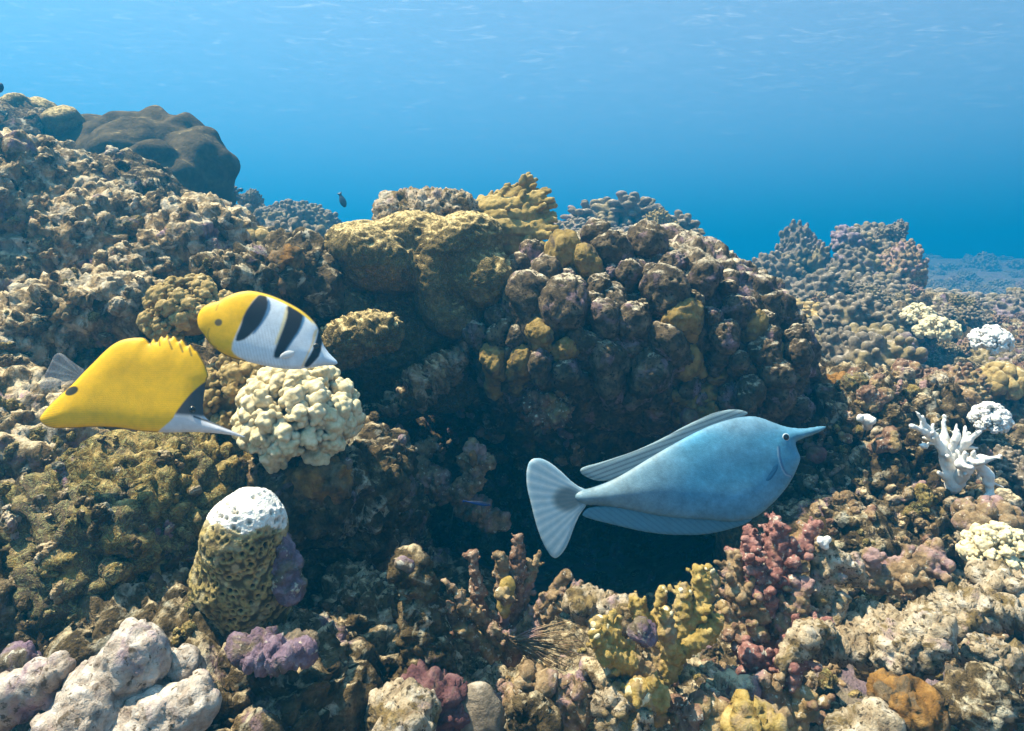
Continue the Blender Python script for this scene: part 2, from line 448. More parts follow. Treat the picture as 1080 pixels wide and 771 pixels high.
m, t = new_mat('sea_surface'); g = NT(t)
geo = g.n('NewGeometry')
pos = geo.outputs['Position']
nd = g.n('VectorMath', operation='MULTIPLY_ADD')
nn = g.n('TexNoise'); nn.inputs['Scale'].default_value = 1.6; nn.inputs['Detail'].default_value = 3; g.l(pos, nn.inputs['Vector'])
g.l(nn.outputs['Color'], nd.inputs[0]); nd.inputs[1].default_value = (.5, .5, .5); g.l(pos, nd.inputs[2])
v = g.vor(nd.outputs[0], 3.0, 'SMOOTH_F1'); v.inputs['Smoothness'].default_value = 0.25
caus = g.ramp(v.outputs['Distance'], [(0.0, 0.90), (0.35, 0.93), (0.75, 1.0)])
tp = g.n('BsdfTransparent'); g.l(caus, tp.inputs[0])
tr = g.n('BsdfTranslucent'); tr.inputs[0].default_value = (0.95, 0.97, 1.0, 1)
mpn = g.n('VectorMath', operation='MULTIPLY'); g.l(pos, mpn.inputs[0]); mpn.inputs[1].default_value = (.8, 1.6, 1)
stre = g.ramp(g.noise(mpn.outputs[0], 2.0, 4, .6, 1.2), [(0.50, 0.085), (0.60, 0.10), (0.78, 0.22)])
mx = g.n('MixShader'); g.l(stre, mx.inputs[0]); g.l(tp.outputs[0], mx.inputs[1]); g.l(tr.outputs[0], mx.inputs[2])
o = g.n('OutputMaterial'); g.l(mx.outputs[0], o.inputs[0])
xs = np.linspace(-40, 40, 161); ys = np.concatenate([np.linspace(-4, 20, 161), np.linspace(20.5, 100, 60)])
X, Y = np.meshgrid(xs, ys, indexing='ij'); P3 = np.stack([X.ravel(), Y.ravel(), 0 * X.ravel()], 1)
Zs = WATER_Z + 0.045 * fbm(P3 * 1.1, 3) + 0.02 * perlin(P3 * 3.1)
P3[:, 2] = Zs
ni, nj = X.shape; I = np.arange(ni * nj).reshape(ni, nj)
Qs = np.stack([I[:-1, :-1], I[1:, :-1], I[1:, 1:], I[:-1, 1:]], -1).reshape(-1, 4)
tag(link('water_surface', to_mesh('water_surface', P3, Qs, m)), kind='structure')

def seabed_z(x, y):
    x = np.asarray(x, float); y = np.asarray(y, float)
    zr = np.interp(y, [0.2, 1.0, 2.0, 4.2, 7.5, 15.2, 24.0, 32, 50, 100], [-0.64, -0.60, -0.49, -0.56, -0.46, 0.10, 0.75, 0.4, -1.4, -2.0])
    zl = np.interp(y, [0.2, 1.0, 2.0, 4.0, 10, 100], [-0.80, -0.85, -0.75, -0.45, -0.9, -2.0])
    s = sstep(0.15, 0.42, x / np.maximum(y, 0.5))
    return zl * (1 - s) + zr * s

xs = np.concatenate([np.linspace(-60, -4, 30), np.linspace(-3.9, 9, 330), np.linspace(9.2, 60, 60)])
ys = np.concatenate([np.linspace(-3, 0.2, 8), 0.25 * 1.0135 ** np.arange(1, 445)]); ys = ys[ys < 105]
X, Y = np.meshgrid(xs, ys, indexing='ij')
P3 = np.stack([X.ravel(), Y.ravel(), np.zeros(X.size)], 1)
amp = np.clip(Y.ravel() / 9, 0.15, 2.4)
P3[:, 2] = seabed_z(P3[:, 0], P3[:, 1]) + amp * (0.10 * fbm(P3 * 1.3, 4) + 0.05 * (1 - np.minimum(worley(P3 * 4.2 + 3)[0], 1)))
ni, nj = X.shape; I = np.arange(ni * nj).reshape(ni, nj)
Qs = np.stack([I[:-1, :-1], I[1:, :-1], I[1:, 1:], I[:-1, 1:]], -1).reshape(-1, 4)
seabed = link('seabed', to_mesh('seabed', P3, Qs, M_bed)); tag(seabed, kind='structure')

# ------------------------------------------------------------------ reef rock: one terrain body of welded masses
def E(px, py, d, rx, rz, ry, k=0.08, R=None):
    e = far(d); return ell(Pt(px, py, d), (rx * e / FPX, ry, rz * e / FPX), k, R)

base = [E(20, 330, 1.95, 220, 170, .42), E(80, 262, 1.95, 130, 75, .3), E(215, 300, 1.9, 70, 75, .25), E(60, 470, 1.62, 200, 110, .38), E(30, 640, 1.30, 190, 150, .30),
        E(230, 440, 1.52, 130, 100, .28), E(310, 610, 1.36, 130, 130, .26), E(210, 730, 1.10, 220, 80, .22), E(300, 320, 1.95, 80, 60, .25),
        E(430, 430, 2.1, 150, 150, .34), E(640, 385, 1.98, 190, 100, .40), E(620, 480, 2.25, 200, 130, .3), E(600, 620, 2.15, 330, 170, .32), E(760, 450, 1.92, 130, 100, .33),
        E(560, 850, 1.08, 460, 110, .28), E(640, 740, 1.35, 200, 60, .25), E(430, 660, 1.38, 100, 60, .25), E(800, 700, 1.34, 110, 60, .2), E(905, 530, 1.66, 120, 100, .28), E(1010, 665, 1.42, 200, 95, .26), E(510, 300, 1.95, 80, 60, .2), E(600, 735, 1.62, 260, 60, .3), E(1050, 830, 1.18, 200, 100, .25),
        E(880, 440, 2.2, 130, 60, .36), E(1060, 520, 2.05, 150, 90, .36), E(870, 650, 1.38, 100, 110, .25), E(350, 520, 1.85, 110, 100, .25)]
V, Q = field_mesh(base, 0.010, lo=(-1.55, 0.62, -0.80), hi=(1.6, 2.7, 0.42))
def crust(V, Q, big=0.035, mid=0.014, knob=0.010, fs=1.0, seed=0.0):
    N = normals(V, Q); p = V + seed
    wv = np.stack([perlin(p * 7 * fs + 31), perlin(p * 7 * fs + 57), perlin(p * 7 * fs + 83)], 1)
    d = big * fbm(p * 5 * fs, 3) + mid * ridged(p * 15 * fs + wv * .5, 3)
    f1, f2, _ = worley(p * 19 * fs + wv * .4)
    g1 = worley(p * 44 * min(fs, 1.7) + wv * .5)[0]
    d += 0.6 * knob * (1 - np.minimum(g1 * 1.4, 1)) - .35 * knob * (g1 < .16)
    d += knob * (1 - np.minimum(f1 * 1.3, 1)) - knob * 0.8 * (f2 - f1 < 0.10)
    return V + N * d[:, None] + wv * (big * .45)
V = crust(V, Q)
reef_rock = link('reef_rock', to_mesh('reef_rock', V, Q, M_rock)); tag(reef_rock, kind='structure')
BASE_V, BASE_Q = V, Q
# lower reef rock standing further back, under the corals of the skyline
V2, Q2 = field_mesh([E(140, 270, 2.36, 110, 85, .45), E(290, 300, 2.8, 120, 52, .5), E(350, 300, 2.6, 90, 40, .4), E(655, 340, 2.85, 90, 66, .5), E(870, 385, 2.75, 120, 70, .6), E(940, 365, 2.8, 70, 60, .5), E(1075, 392, 2.75, 70, 46, .6), E(1015, 365, 3.1, 60, 34, .6), E(1075, 450, 2.2, 50, 50, .4), E(15, 178, 2.36, 90, 46, .4)], .022)
V2 = crust(V2, Q2, .05, .03, .02, .7, 5.0)
tag(link('reef_rock', to_mesh('reef_rock', V2, Q2, M_rock)), kind='structure')
bvh_base = BVHTree.FromPolygons([tuple(v) for v in V], [tuple(q) for q in Q])
def hit(px, py, bvh=None, default=1.6):
    d = Vector(((px - CX) / FPX, 1.0, (CY - py) / FPX))
    r = (bvh or bvh_base).ray_cast(Vector((0, 0, 0)), d.normalized())
    if r[0] is None: return Vector(Pt(px, py, default)), Vector((0, -1, 0)), default
    return r[0], r[1], r[0].y
# ------------------------------------------------------------------ fishes: outlines filled to a rounded body, pigment by place on the fish
def poly_sd(poly, X, Z):
    poly = np.asarray(poly, float); d = np.full(X.shape, 1e9); inside = np.zeros(X.shape, bool)
    for i in range(len(poly)):
        a = poly[i]; b = poly[(i + 1) % len(poly)]
        e = b - a; wx = X - a[0]; wz = Z - a[1]
        t = np.clip((wx * e[0] + wz * e[1]) / max(e @ e, 1e-9), 0, 1)
        d = np.minimum(d, np.hypot(wx - t * e[0], wz - t * e[1]))
        c = (a[1] > Z) != (b[1] > Z)
        with np.errstate(divide='ignore', invalid='ignore'):
            xi = (b[0] - a[0]) * (Z - a[1]) / (b[1] - a[1]) + a[0]
        inside ^= c & (X < xi)
    return np.where(inside, -d, d)

def smooth_poly(poly, n=3):
    p = np.asarray(poly, float)
    for _ in range(n):
        q = np.roll(p, -1, 0); p = np.stack([.75 * p + .25 * q, .25 * p + .75 * q], 1).reshape(-1, 2)
    return p

def blur(A, n):
    for _ in range(n):
        A = (np.roll(A, 1, 0) + A + np.roll(A, -1, 0)) / 3; A = (np.roll(A, 1, 1) + A + np.roll(A, -1, 1)) / 3
    return A

def inflate(poly, T, R, vox=1.0, nb=6, smooth=2, floor=0.0):
    """outline (pixels) -> body (pixels): half thickness T px, rounding over R px from the edge; y is the thickness"""
    p = smooth_poly(poly, smooth) if smooth else np.asarray(poly, float)
    lo = p.min(0) - 4; hi = p.max(0) + 4
    x = np.arange(lo[0], hi[0], vox); z = np.arange(lo[1], hi[1], vox)
    X, Z = np.meshgrid(x, z, indexing='ij')
    sdv = poly_sd(p, X, Z); di = np.maximum(-sdv, 0)
    wv = T * np.sqrt(np.maximum(1 - (1 - np.minimum(di / R, 1)) ** 2, 0))
    wv = np.where(sdv < 0, blur(wv, nb) * np.minimum(1, di / 2.5) ** .5 + floor * np.minimum(1, di / 1.2), 0)
    gx, gz = np.gradient(wv, vox)
    nrm = np.sqrt(1 + np.minimum(gx ** 2 + gz ** 2, 4))
    yy = np.arange(-T - floor - 3 * vox, T + floor + 3 * vox + vox, vox)
    F = np.where((sdv < 0)[:, None, :], (np.abs(yy)[None, :, None] - wv[:, None, :]) / nrm[:, None, :], np.sqrt(np.maximum(sdv, 0)[:, None, :] ** 2 + yy[None, :, None] ** 2) + 0.02)
    V, Q = nets(F.astype(np.float32), np.array([lo[0], yy[0], lo[1]]), vox)
    # one smoothing pass over shared edges
    for _ in range(2):
        S = V.copy(); cn = np.ones(len(V))
        for a, b in ((0, 1), (1, 2), (2, 3), (3, 0)):
            np.add.at(S, Q[:, a], V[Q[:, b]]); np.add.at(cn, Q[:, a], 1)
        V = S / cn[:, None]
    return V, Q

class Fish:
    """keeps the frame of one fish: outline pixels -> metres about an origin, turned a little about the vertical"""
    def __init__(s, name, label, cat, ox, oz, d, yaw, roll=0.0):
        s.ox, s.oz, s.d = ox, oz, d
        s.root = empty(name, Pt(ox, oz, d)); tag(s.root, label, cat)
        s.root.rotation_euler = (math.radians(roll), 0, math.radians(yaw))
        s.cy = 1 / math.cos(math.radians(yaw))
    def loc(s, V):
        k = s.d / FPX; W = np.empty_like(V)
        W[:, 0] = (V[:, 0] - s.ox) * k * s.cy; W[:, 1] = V[:, 1] * k; W[:, 2] = (s.oz - V[:, 2]) * k
        return W
    def add(s, name, V, Q, mat, cols=None, label=None):
        Q = Q[:, ::-1] if True else Q
        o = link(name, to_mesh(name, s.loc(V), Q, mat, True, cols), s.root)
        if label: o['label'] = label
        return o
    def eye(s, px, pz, r, yt, mat_ring, mat_pupil, ring=1.4, squash=0.45):
        """raised eye on the near flank at thickness yt (px)"""
        for nm, rr, yo, mt in (('eye', r * ring, 0, mat_ring), ('pupil', r, -r * ring * squash * .55, mat_pupil)):
            u = np.linspace(0, 2 * np.pi, 21)[:-1]; vv = np.linspace(0, np.pi, 11)[1:-1]
            L = [[px + rr * np.cos(a) * np.sin(b), -yt + yo + rr * squash * np.cos(b) * -1, pz + rr * np.sin(a) * np.sin(b)] for b in vv for a in u]
            V = np.array(L); nu = 20; Q = []
            for i in range(len(vv) - 1):
                for j in range(nu):
                    Q.append([i * nu + j, i * nu + (j + 1) % nu, (i + 1) * nu + (j + 1) % nu, (i + 1) * nu + j])
            V = np.concatenate([V, [[px, -yt + yo - rr * squash, pz], [px, -yt + yo + rr * squash, pz]]])
            n0 = len(V) - 2
            for j in range(nu):
                Q.append([j, n0, n0, (j + 1) % nu]); b0 = (len(vv) - 1) * nu
                Q.append([b0 + j, b0 + (j + 1) % nu, n0 + 1, n0 + 1])
            Q = np.array(Q); tri = (Q[:, 1] == Q[:, 2]) | (Q[:, 2] == Q[:, 3])
            o = s.add(nm, V, Q[~tri], mt)
            if nm == 'eye': ring_o = o
            else:
                o.parent = ring_o

def srgb(r, g, b):
    c = np.array([r, g, b]) / 255.0
    return np.where(c <= 0.04045, c / 12.92, ((c + 0.055) / 1.055) ** 2.4)

def lerp(a, b, t): return a + (b - a) * np.asarray(t)[:, None]
def inpoly(poly, V, soft=1.2, smooth=2):
    return 1 - sstep(-soft, soft, poly_sd(smooth_poly(poly, smooth) if smooth else poly, V[:, 0], V[:, 2]))

F_skin = fish_mat('fish_skin', 0.45, 0.35, 750, 0.00035)
F_yellow = fish_mat('yellow_fish_skin', 0.5, 0.3, 850, 0.00028, mottle=0.16)
F_fin = fish_mat('fin_membrane', 0.5, 0.3, 900, 0.0003, trans=0.35, alpha=0.86)
F_clear = fish_mat('clear_tail_membrane', 0.5, 0.3, 900, 0.0003, trans=0.3, alpha=0.32)
M_pupil = plain_mat('black_pupil', (0.012, 0.012, 0.016), 0.15, 0.6)
M_eyering = plain_mat('pale_eye_ring', (0.45, 0.58, 0.66), 0.5)
M_yellowring = plain_mat('dark_eye_ring', (0.05, 0.045, 0.03), 0.3)

# ---- unicornfish
f = Fish('unicornfish', 'large blue-grey unicornfish with a forward horn and pale fan tail', 'fish', 700, 500, 1.15, 6, -8)
body = [(612, 512), (619, 513), (647, 503), (686, 481), (721, 463), (748, 451), (767, 445), (786, 441), (806, 441.5), (822, 448), (838, 454), (857, 456), (872, 454), (882, 453), (884, 456), (874, 461), (861, 465), (851, 468.5), (846.5, 470), (847.5, 475), (849.5, 481),
        (852, 486), (850.5, 491), (846, 500), (838, 513), (825, 527), (812, 538), (799, 547), (785, 551), (767, 552), (747, 549), (702, 545), (670, 538), (644, 532), (619, 529), (612, 529), (604, 524), (602, 518)]
V, Q = inflate(body, 13, 38, 1.0, nb=10)
x, z = V[:, 0], V[:, 2]
blue = np.array([0.07, 0.29, 0.46]); gry = np.array([0.19, 0.30, 0.355]); belly = np.array([0.19, 0.39, 0.53])
N3 = np.stack([x, z, 0 * x], 1)
c = lerp(np.tile(gry, (len(V), 1)), blue, np.clip(sstep(640, 760, x) * (1 - sstep(50, 150, np.abs(x - 760) + 0.8 * np.abs(z - 490 + 0.12 * (x - 760)))) + 0.35 * perlin(N3 * 0.02), 0, 1))
c = lerp(c, belly, sstep(505, 545, z + 0.1 * (x - 700)) * .7)
c = lerp(c, blue * .95, sstep(808, 825, x) * (1 - sstep(470, 515, z) * .3) * .7)
c = lerp(c, np.array([.19, .30, .38]), (1 - sstep(450, 470, z + 0.12 * np.abs(x - 790))) * .6)
c *= .95
c *= (1 + 0.20 * perlin(N3 * .06) + 0.16 * perlin(N3 * .16) + 0.16 * perlin(N3 * 0.45))[:, None]
def line(pts, wd):
    d = np.full(len(V), 1e9)
    for a, b in zip(pts[:-1], pts[1:]):
        a = np.array(a); b = np.array(b); e = b - a
        t = np.clip(((x - a[0]) * e[0] + (z - a[1]) * e[1]) / (e @ e), 0, 1)
        d = np.minimum(d, np.hypot(x - a[0] - t * e[0], z - a[1] - t * e[1]))
    return 1 - sstep(wd * .5, wd, d)
gl = [(821, 474), (820.6, 482), (822, 490), (825, 498), (829, 503), (836, 505.5)]
c = lerp(c, np.array([0.05, 0.16, 0.30]), line([(p[0] + 1.6, p[1]) for p in gl], 2.0))
c = lerp(c, np.array([0.62, 0.8, 0.9]), line(gl, 1.0) * .3)
f.add('body', V, Q, F_skin, c)
def finned(poly, T, colf, vox=.8):
    V, Q = inflate(poly, T, 5, vox, nb=2, smooth=1, floor=0.5); return V, Q, colf(V)
def dorsal_col(V):
    s = V[:, 0] * .94 - V[:, 2] * .34
    r = np.sin((V[:, 0] * 0.62 + V[:, 2] * 1.9) * 0.72)
    return lerp(np.tile([0.36, 0.52, 0.58], (len(V), 1)), np.array([0.11, 0.17, 0.22]), sstep(.1, .9, r) * .75)
dors = [(800, 439), (790, 434.5), (779, 433.3), (765, 435), (754, 438), (738, 444.5), (721, 452), (703, 461), (686, 468.6), (668, 475.5), (653, 480), (632, 486), (614.5, 489.7), (610, 493), (612, 498), (618, 501.5), (627, 505.5), (644, 506), (660, 501), (686, 487), (721, 469), (767, 451)]
V, Q, c = finned(dors, 1.4, dorsal_col); f.add('dorsal_fin', V, Q, F_fin, c, 'striped grey-blue dorsal fin')
def anal_col(V):
    r = np.sin(V[:, 0] * 0.8 - V[:, 2] * 1.1)
    return lerp(np.tile([0.20, 0.42, 0.54], (len(V), 1)), np.array([0.12, 0.28, 0.40]), sstep(.2, 1, r) * .5)
anal = [(797, 546), (790, 553.5), (767, 559.5), (750, 562.5), (734, 563.5), (715, 563), (695.5, 561.6), (672, 557.5), (647, 551), (628, 546), (610.6, 540.5), (613, 535), (620, 530.5), (644, 530), (670, 535), (702, 541), (747, 545)]
V, Q, c = finned(anal, 1.4, anal_col); f.add('anal_fin', V, Q, F_fin, c)
def tail_col(V):
    a = np.arctan2(V[:, 2] - 521, 622 - V[:, 0]); rr = np.hypot(V[:, 2] - 521, 622 - V[:, 0])
    r = np.sin(a * 42 + .4 * perlin(V * .05))
    c = lerp(np.tile([0.50, 0.72, 0.84], (len(V), 1)), np.array([0.80, 0.92, 0.96]), sstep(.3, 1, r) * .6)
    c = lerp(c, np.array([0.24, 0.48, 0.64]), sstep(0.2, 1, -r) * .35)
    k = (1 - sstep(8, 16, np.hypot((V[:, 0] - 597) * .8, V[:, 2] - 522)))
    return lerp(c, np.array([0.11, 0.17, 0.20]), k * .85)
tail = [(619, 514), (605, 507.5), (588.6, 491), (575.6, 481.6), (566, 479.2), (559, 481.5), (555.5, 488), (554, 501), (555.5, 513), (559, 527), (562.5, 543), (567.5, 559), (572, 569), (577, 577.5), (582, 581.5), (587, 580), (593.5, 573), (598, 565), (601.6, 556), (605.5, 547), (610, 538), (618, 529.5)]
V, Q, c = finned(tail, 1.7, tail_col); f.add('tail_fin', V, Q, F_fin, c, 'pale blue fan tail with dark root')
V, Q = inflate([(822, 489), (814, 490), (804, 496), (799, 505), (803, 511), (811, 509), (819, 500)], .5, 4, .6, nb=2, smooth=1, floor=.3)
r = np.sin(np.arctan2(V[:, 2] - 490, 824 - V[:, 0]) * 30)
c = lerp(np.tile([0.06, 0.25, 0.45], (len(V), 1)), np.array([0.04, 0.17, 0.33]), sstep(.0, 1, r) * .8)
V[:, 1] -= 12.0 - (822 - V[:, 0]) * .02
f.add('pectoral_fin', V, Q, F_fin, c)
f.eye(832, 464, 3.3, 9.6, M_eyering, M_pupil, 1.25, .22)

# ---- saddled butterflyfish (faces right)
f = Fish('saddled_butterflyfish', 'yellow and white butterflyfish with two broad black saddles', 'fish', 285, 350, 0.98, 8, -10)
body = [(211.8, 342), (210.8, 335), (212.6, 328), (217.3, 321.5), (226.8, 317.6), (230.5, 317), (234, 315.5), (239.4, 311.5), (250.4, 307), (263, 305), (275.6, 307.5), (288, 311.5), (302, 318), (316.5, 326.5), (327, 335.5), (334.4, 345), (337, 357), (340.5, 366), (347, 375), (354.5, 382), (355.5, 385), (350, 386.5), (341.7, 386.4), (326, 389), (313, 390.3), (294.4, 389), (278.7, 385.5), (263, 381.3), (252, 379), (239.4, 374), (228.3, 366), (222, 358), (218.6, 352.5), (214.2, 348)]
V, Q = inflate(body, 7.5, 30, 0.7, nb=12, smooth=2)
x, z = V[:, 0], V[:, 2]
Zm = lambda pts: [(200 + a / 6.353, 290 + b / 6.353) for a, b in pts]
yel = np.array([0.95, 0.53, 0.002]); wht = np.array([0.72, 0.80, 0.86]); blk = np.array([0.012, 0.014, 0.020])
c = np.tile(wht, (len(V), 1))
st = np.sin(x * 2.05 - z * 0.42); c *= (1 - 0.13 * sstep(0, 1, st) * sstep(338, 352, z) * (1 - sstep(300, 312, x)))[:, None]
c = lerp(c, yel, inpoly(Zm([(20, 60), (470, 60), (500, 118), (440, 160), (390, 260), (350, 360), (300, 490), (330, 540), (400, 575), (380, 640), (20, 640)]), V, 1.6, 1))
c = lerp(c, np.array([0.80, 0.62, 0.2]), inpoly(Zm([(640, 210), (655, 205), (662, 270), (640, 340), (610, 430), (590, 470), (575, 470), (620, 340)]), V, 1.5, 1) * .7)
c = lerp(c, np.array([0.03, 0.16, 0.34]), inpoly(Zm([(520, 150), (545, 190), (545, 250), (500, 330), (450, 400), (430, 400), (500, 280)]), V, 1.2, 1) * .9)
c = lerp(c, blk, inpoly(Zm([(468, 128), (512, 132), (530, 205), (505, 290), (470, 355), (400, 430), (342, 450), (328, 432), (362, 345), (378, 265), (430, 180)]), V, 1.3, 1))
c = lerp(c, np.array([0.03, 0.20, 0.40]), inpoly(Zm([(745, 250), (772, 290), (745, 380), (690, 460), (625, 560), (610, 545), (700, 400)]), V, 1.2, 1) * .9)
c = lerp(c, blk, inpoly(Zm([(645, 205), (690, 205), (745, 240), (755, 290), (735, 370), (680, 460), (625, 550), (590, 566), (568, 545), (600, 450), (635, 350), (655, 270)]), V, 1.6, 1))
c = lerp(c, yel, inpoly(Zm([(820, 390), (850, 355), (845, 400), (830, 460), (790, 550), (765, 620), (745, 622), (775, 560), (815, 470)]), V, 1.0, 1) * .55)
c = lerp(c, blk, inpoly(Zm([(855, 365), (872, 380), (880, 440), (872, 540), (830, 590), (790, 625), (765, 620), (775, 590), (815, 530), (842, 440)]), V, 1.0, 1))
c = lerp(c, np.array([0.60, 0.72, 0.82]), inpoly(Zm([(885, 470), (990, 590), (980, 615), (800, 632), (850, 580), (885, 545)]), V, 1.2, 1))
mg = poly_sd(smooth_poly(body, 2), x, z)
c = lerp(c, np.array([0.78, 0.52, 0.03]), sstep(-4.6, -2.6, mg) * (1 - sstep(336, 346, z)) * (x > 255))
c = lerp(c, np.array([0.10, 0.07, 0.012]), sstep(-1.7, -0.8, mg) * ((z < 352) | (x < 262)) * .85)
c = lerp(c, np.array([0.16, 0.12, 0.05]), (1 - sstep(2.8, 4.6, np.hypot(x - 234.6, z - 340.5))))
c = lerp(c, np.array([0.52, 0.30, 0.008]), (1 - sstep(.6, 1.3, np.abs(np.hypot(x - 239, z - 353) - 15))) * (x < 233) * (z > 346) * .7)
c = lerp(c, np.array([0.55, 0.32, 0.01]), (1 - sstep(.5, 1.4, np.abs(x - 233.5 + (z - 319) * .25))) * (z < 328) * .8)
f.add('body', V, Q, F_yellow, c)
V, Q = inflate([(312, 371), (304, 370), (297, 374), (296, 379), (304, 379), (311, 376)], .9, 4, .6, nb=2, smooth=1, floor=.3); V[:, 1] -= 7.3
f.add('pectoral_fin', V, Q, F_fin, np.tile([0.75, 0.8, 0.84], (len(V), 1)))
f.eye(332.5, 366, 2.0, 5.2, M_yellowring, M_pupil, 1.5)

# ---- long-nosed butterflyfish (faces right, snout down)
f = Fish('longnose_butterflyfish', 'yellow butterflyfish with a long silver snout and black spot near its tail', 'fish', 135, 410, 0.92, 5, -10)
Zy = lambda pts: [(40 + a / 4.909, 340 + b / 4.909) for a, b in pts]
body = Zy([(45, 485), (52, 470), (80, 430), (130, 375), (180, 328), (215, 285), (240, 255), (285, 205), (330, 152), (365, 118), (400, 95), (430, 84), (460, 79), (500, 76), (530, 78), (548, 92), (560, 112), (566, 96), (574, 80), (584, 86), (595, 106), (602, 88), (612, 68), (626, 74), (634, 84), (641, 58), (652, 66), (663, 88), (671, 66), (692, 78), (707, 104), (715, 82), (734, 100), (751, 128), (761, 108), (782, 132), (792, 148), (800, 148), (818, 178), (845, 222), (858, 255), (868, 285),
           (857, 300), (852, 350), (846, 420), (850, 480), (872, 506), (915, 527), (960, 546), (1010, 570), (1065, 594), (1072, 600), (1050, 602), (1000, 590), (930, 580), (850, 573), (770, 570), (690, 571), (620, 568), (580, 566), (540, 561), (480, 550), (420, 541), (360, 538), (300, 536), (210, 541), (120, 541), (85, 530), (60, 515), (47, 498)])
V, Q = inflate(body, 7.0, 26, 0.7, nb=10, smooth=1)
x, z = V[:, 0], V[:, 2]
c = np.tile(yel, (len(V), 1))
N3 = np.stack([x, z, 0 * x], 1)
c *= (1 + 0.10 * perlin(N3 * .05) + 0.05 * np.sin(z * 3.1))[:, None]
mg = poly_sd(smooth_poly(body, 1), x, z)
yb = Zy([(20, 20), (900, 20), (880, 285), (800, 362), (770, 400), (722, 470), (712, 500), (650, 552), (610, 580), (400, 620), (0, 620)])
hd = 1 - inpoly(yb, V, 1.0, 1)
head = lerp(np.tile([0.055, 0.055, 0.06], (len(V), 1)), np.array([0.58, 0.60, 0.64]), sstep(436, 441, z - 0.10 * (x - 200)))
head = lerp(head, np.array([0.02, 0.02, 0.02]), (x > 205) * (1 - sstep(0.3, 1.8, np.abs(z - (439.0 + (x - 203) * 0.385)))) * .9)
c = c * (1 - hd)[:, None] + head * hd[:, None]
c = lerp(c, np.array([0.10, 0.07, 0.01]), sstep(-1.6, -0.7, mg) * (1 - hd) * .8)
dm = np.hypot((x - 80.7 - (z - 411.7) * -.35) / 7.4, (z - 411.7) / 5.2)
c = lerp(c, np.array([0.035, 0.03, 0.012]), 1 - sstep(.8, 1.05, dm))
c = lerp(c, np.array([0.55, 0.32, 0.008]), sstep(.2, 1, np.sin(z * 2.6 + x * .4)) * (1 - sstep(62, 76, x)) * .7)
for ax0, az0, ax1, az1 in ((152, 359, 156, 364), (163, 356, 166, 365), (173, 357, 179, 369), (184, 360, 190, 372), (195, 366, 199, 376)):
    t = np.clip(((x - ax0) * (ax1 - ax0) + (z - az0) * (az1 - az0)) / ((ax1 - ax0) ** 2 + (az1 - az0) ** 2), 0, 1)
    dd = np.hypot(x - ax0 - t * (ax1 - ax0), z - az0 - t * (az1 - az0)); c = lerp(c, np.array([0.25, 0.15, 0.01]), (1 - sstep(.4, 1.5, dd)) * .8)
f.add('body', V, Q, F_yellow, c)
V, Q = inflate([(92, 404), (94, 392), (76, 380), (66, 371), (58, 372), (54, 384), (48, 398), (44, 408), (52, 410), (66, 406)], 0.8, 4, .7, nb=2, smooth=1, floor=.4)
r = np.sin(np.arctan2(V[:, 2] - 398, 90 - V[:, 0]) * 22)
f.add('tail_fin', V, Q, F_clear, lerp(np.tile([0.36, 0.36, 0.38], (len(V), 1)), np.array([0.62, 0.62, 0.62]), sstep(.2, 1, r)), 'clear grey tail fin')
f.eye(203, 432.5, 3.0, 4.9, M_yellowring, M_pupil, 1.25)

# ---- small fishes
def small_fish(name, label, px, py, d, L, H, ang, col, top, flip=1, cat='fish'):
    a = math.radians(ang); ca, sa = math.cos(a), math.sin(a)
    pts = [(.5, 0), (.38, -.32), (.15, -.5), (-.12, -.4), (-.3, -.15), (-.5, -.45), (-.46, 0), (-.5, .45), (-.3, .15), (-.12, .4), (.15, .5), (.38, .3)]
    k = 20.0 / L; po = [(10 * 0 + flip * p[0] * 20, p[1] * H * k) for p in pts]
    V, Q = inflate(po, H * k * .22, H * k * .4, max(.35, H * k / 22), nb=2, smooth=2)
    c = lerp(np.tile(col, (len(V), 1)), np.array(top), sstep(-.05, .15, -V[:, 2] / (H * k)))
    c = lerp(c, np.array([.01, .01, .012]), 1 - sstep(.6, 1.0, np.hypot(V[:, 0] - flip * 7, V[:, 2] + H * k * .06) / (H * k * .07 + .3)))
    W = np.stack([V[:, 0] * ca - V[:, 2] * sa, V[:, 1], -(V[:, 0] * sa + V[:, 2] * ca)], 1) / k * d / FPX
    o = link(name, to_mesh(name, W, Q[:, ::-1], F_skin, True, c), None, Pt(px, py, d)); tag(o, label, cat)
    return o
small_fish('damselfish', 'small dark fish hanging in open water above the reef', 361, 211, 2.3, 21, 9, 68, [0.06, 0.10, 0.14], [0.05, 0.07, 0.1])
small_fish('cleaner_wrasse', 'slim dark-blue wrasse in the shade behind the large fan tail', 503, 530.5, 1.25, 34, 6.5, 9, [0.03, 0.08, 0.36], [0.01, 0.02, 0.06])
small_fish('damselfish', 'tiny dark fish above the far reef on the right', 1033, 268, 4.5, 7, 4, -10, [0.02, 0.06, 0.12], [0.02, 0.05, 0.1], -1)
small_fish('anthias', 'tiny orange fish just beyond the grey coral plate', 743, 268, 3.2, 9, 6, 0, [0.75, 0.35, 0.12], [0.6, 0.25, 0.1])
small_fish('anthias', 'tiny orange fish lowest in the dip between the two ridges', 763, 277, 3.3, 8, 5, 20, [0.75, 0.35, 0.15], [0.6, 0.3, 0.15], -1)
small_fish('damselfish', 'dark blue fish half out of view at the upper left edge', -3, 92, 1.9, 16, 14, 30, [0.015, 0.04, 0.12], [0.01, 0.03, 0.1])
small_fish('damselfish', 'tiny dark round fish just above the rocks beside the dark massive coral', 254, 200, 2.6, 8, 6, 20, [0.05, 0.09, 0.13], [0.05, 0.08, 0.12])
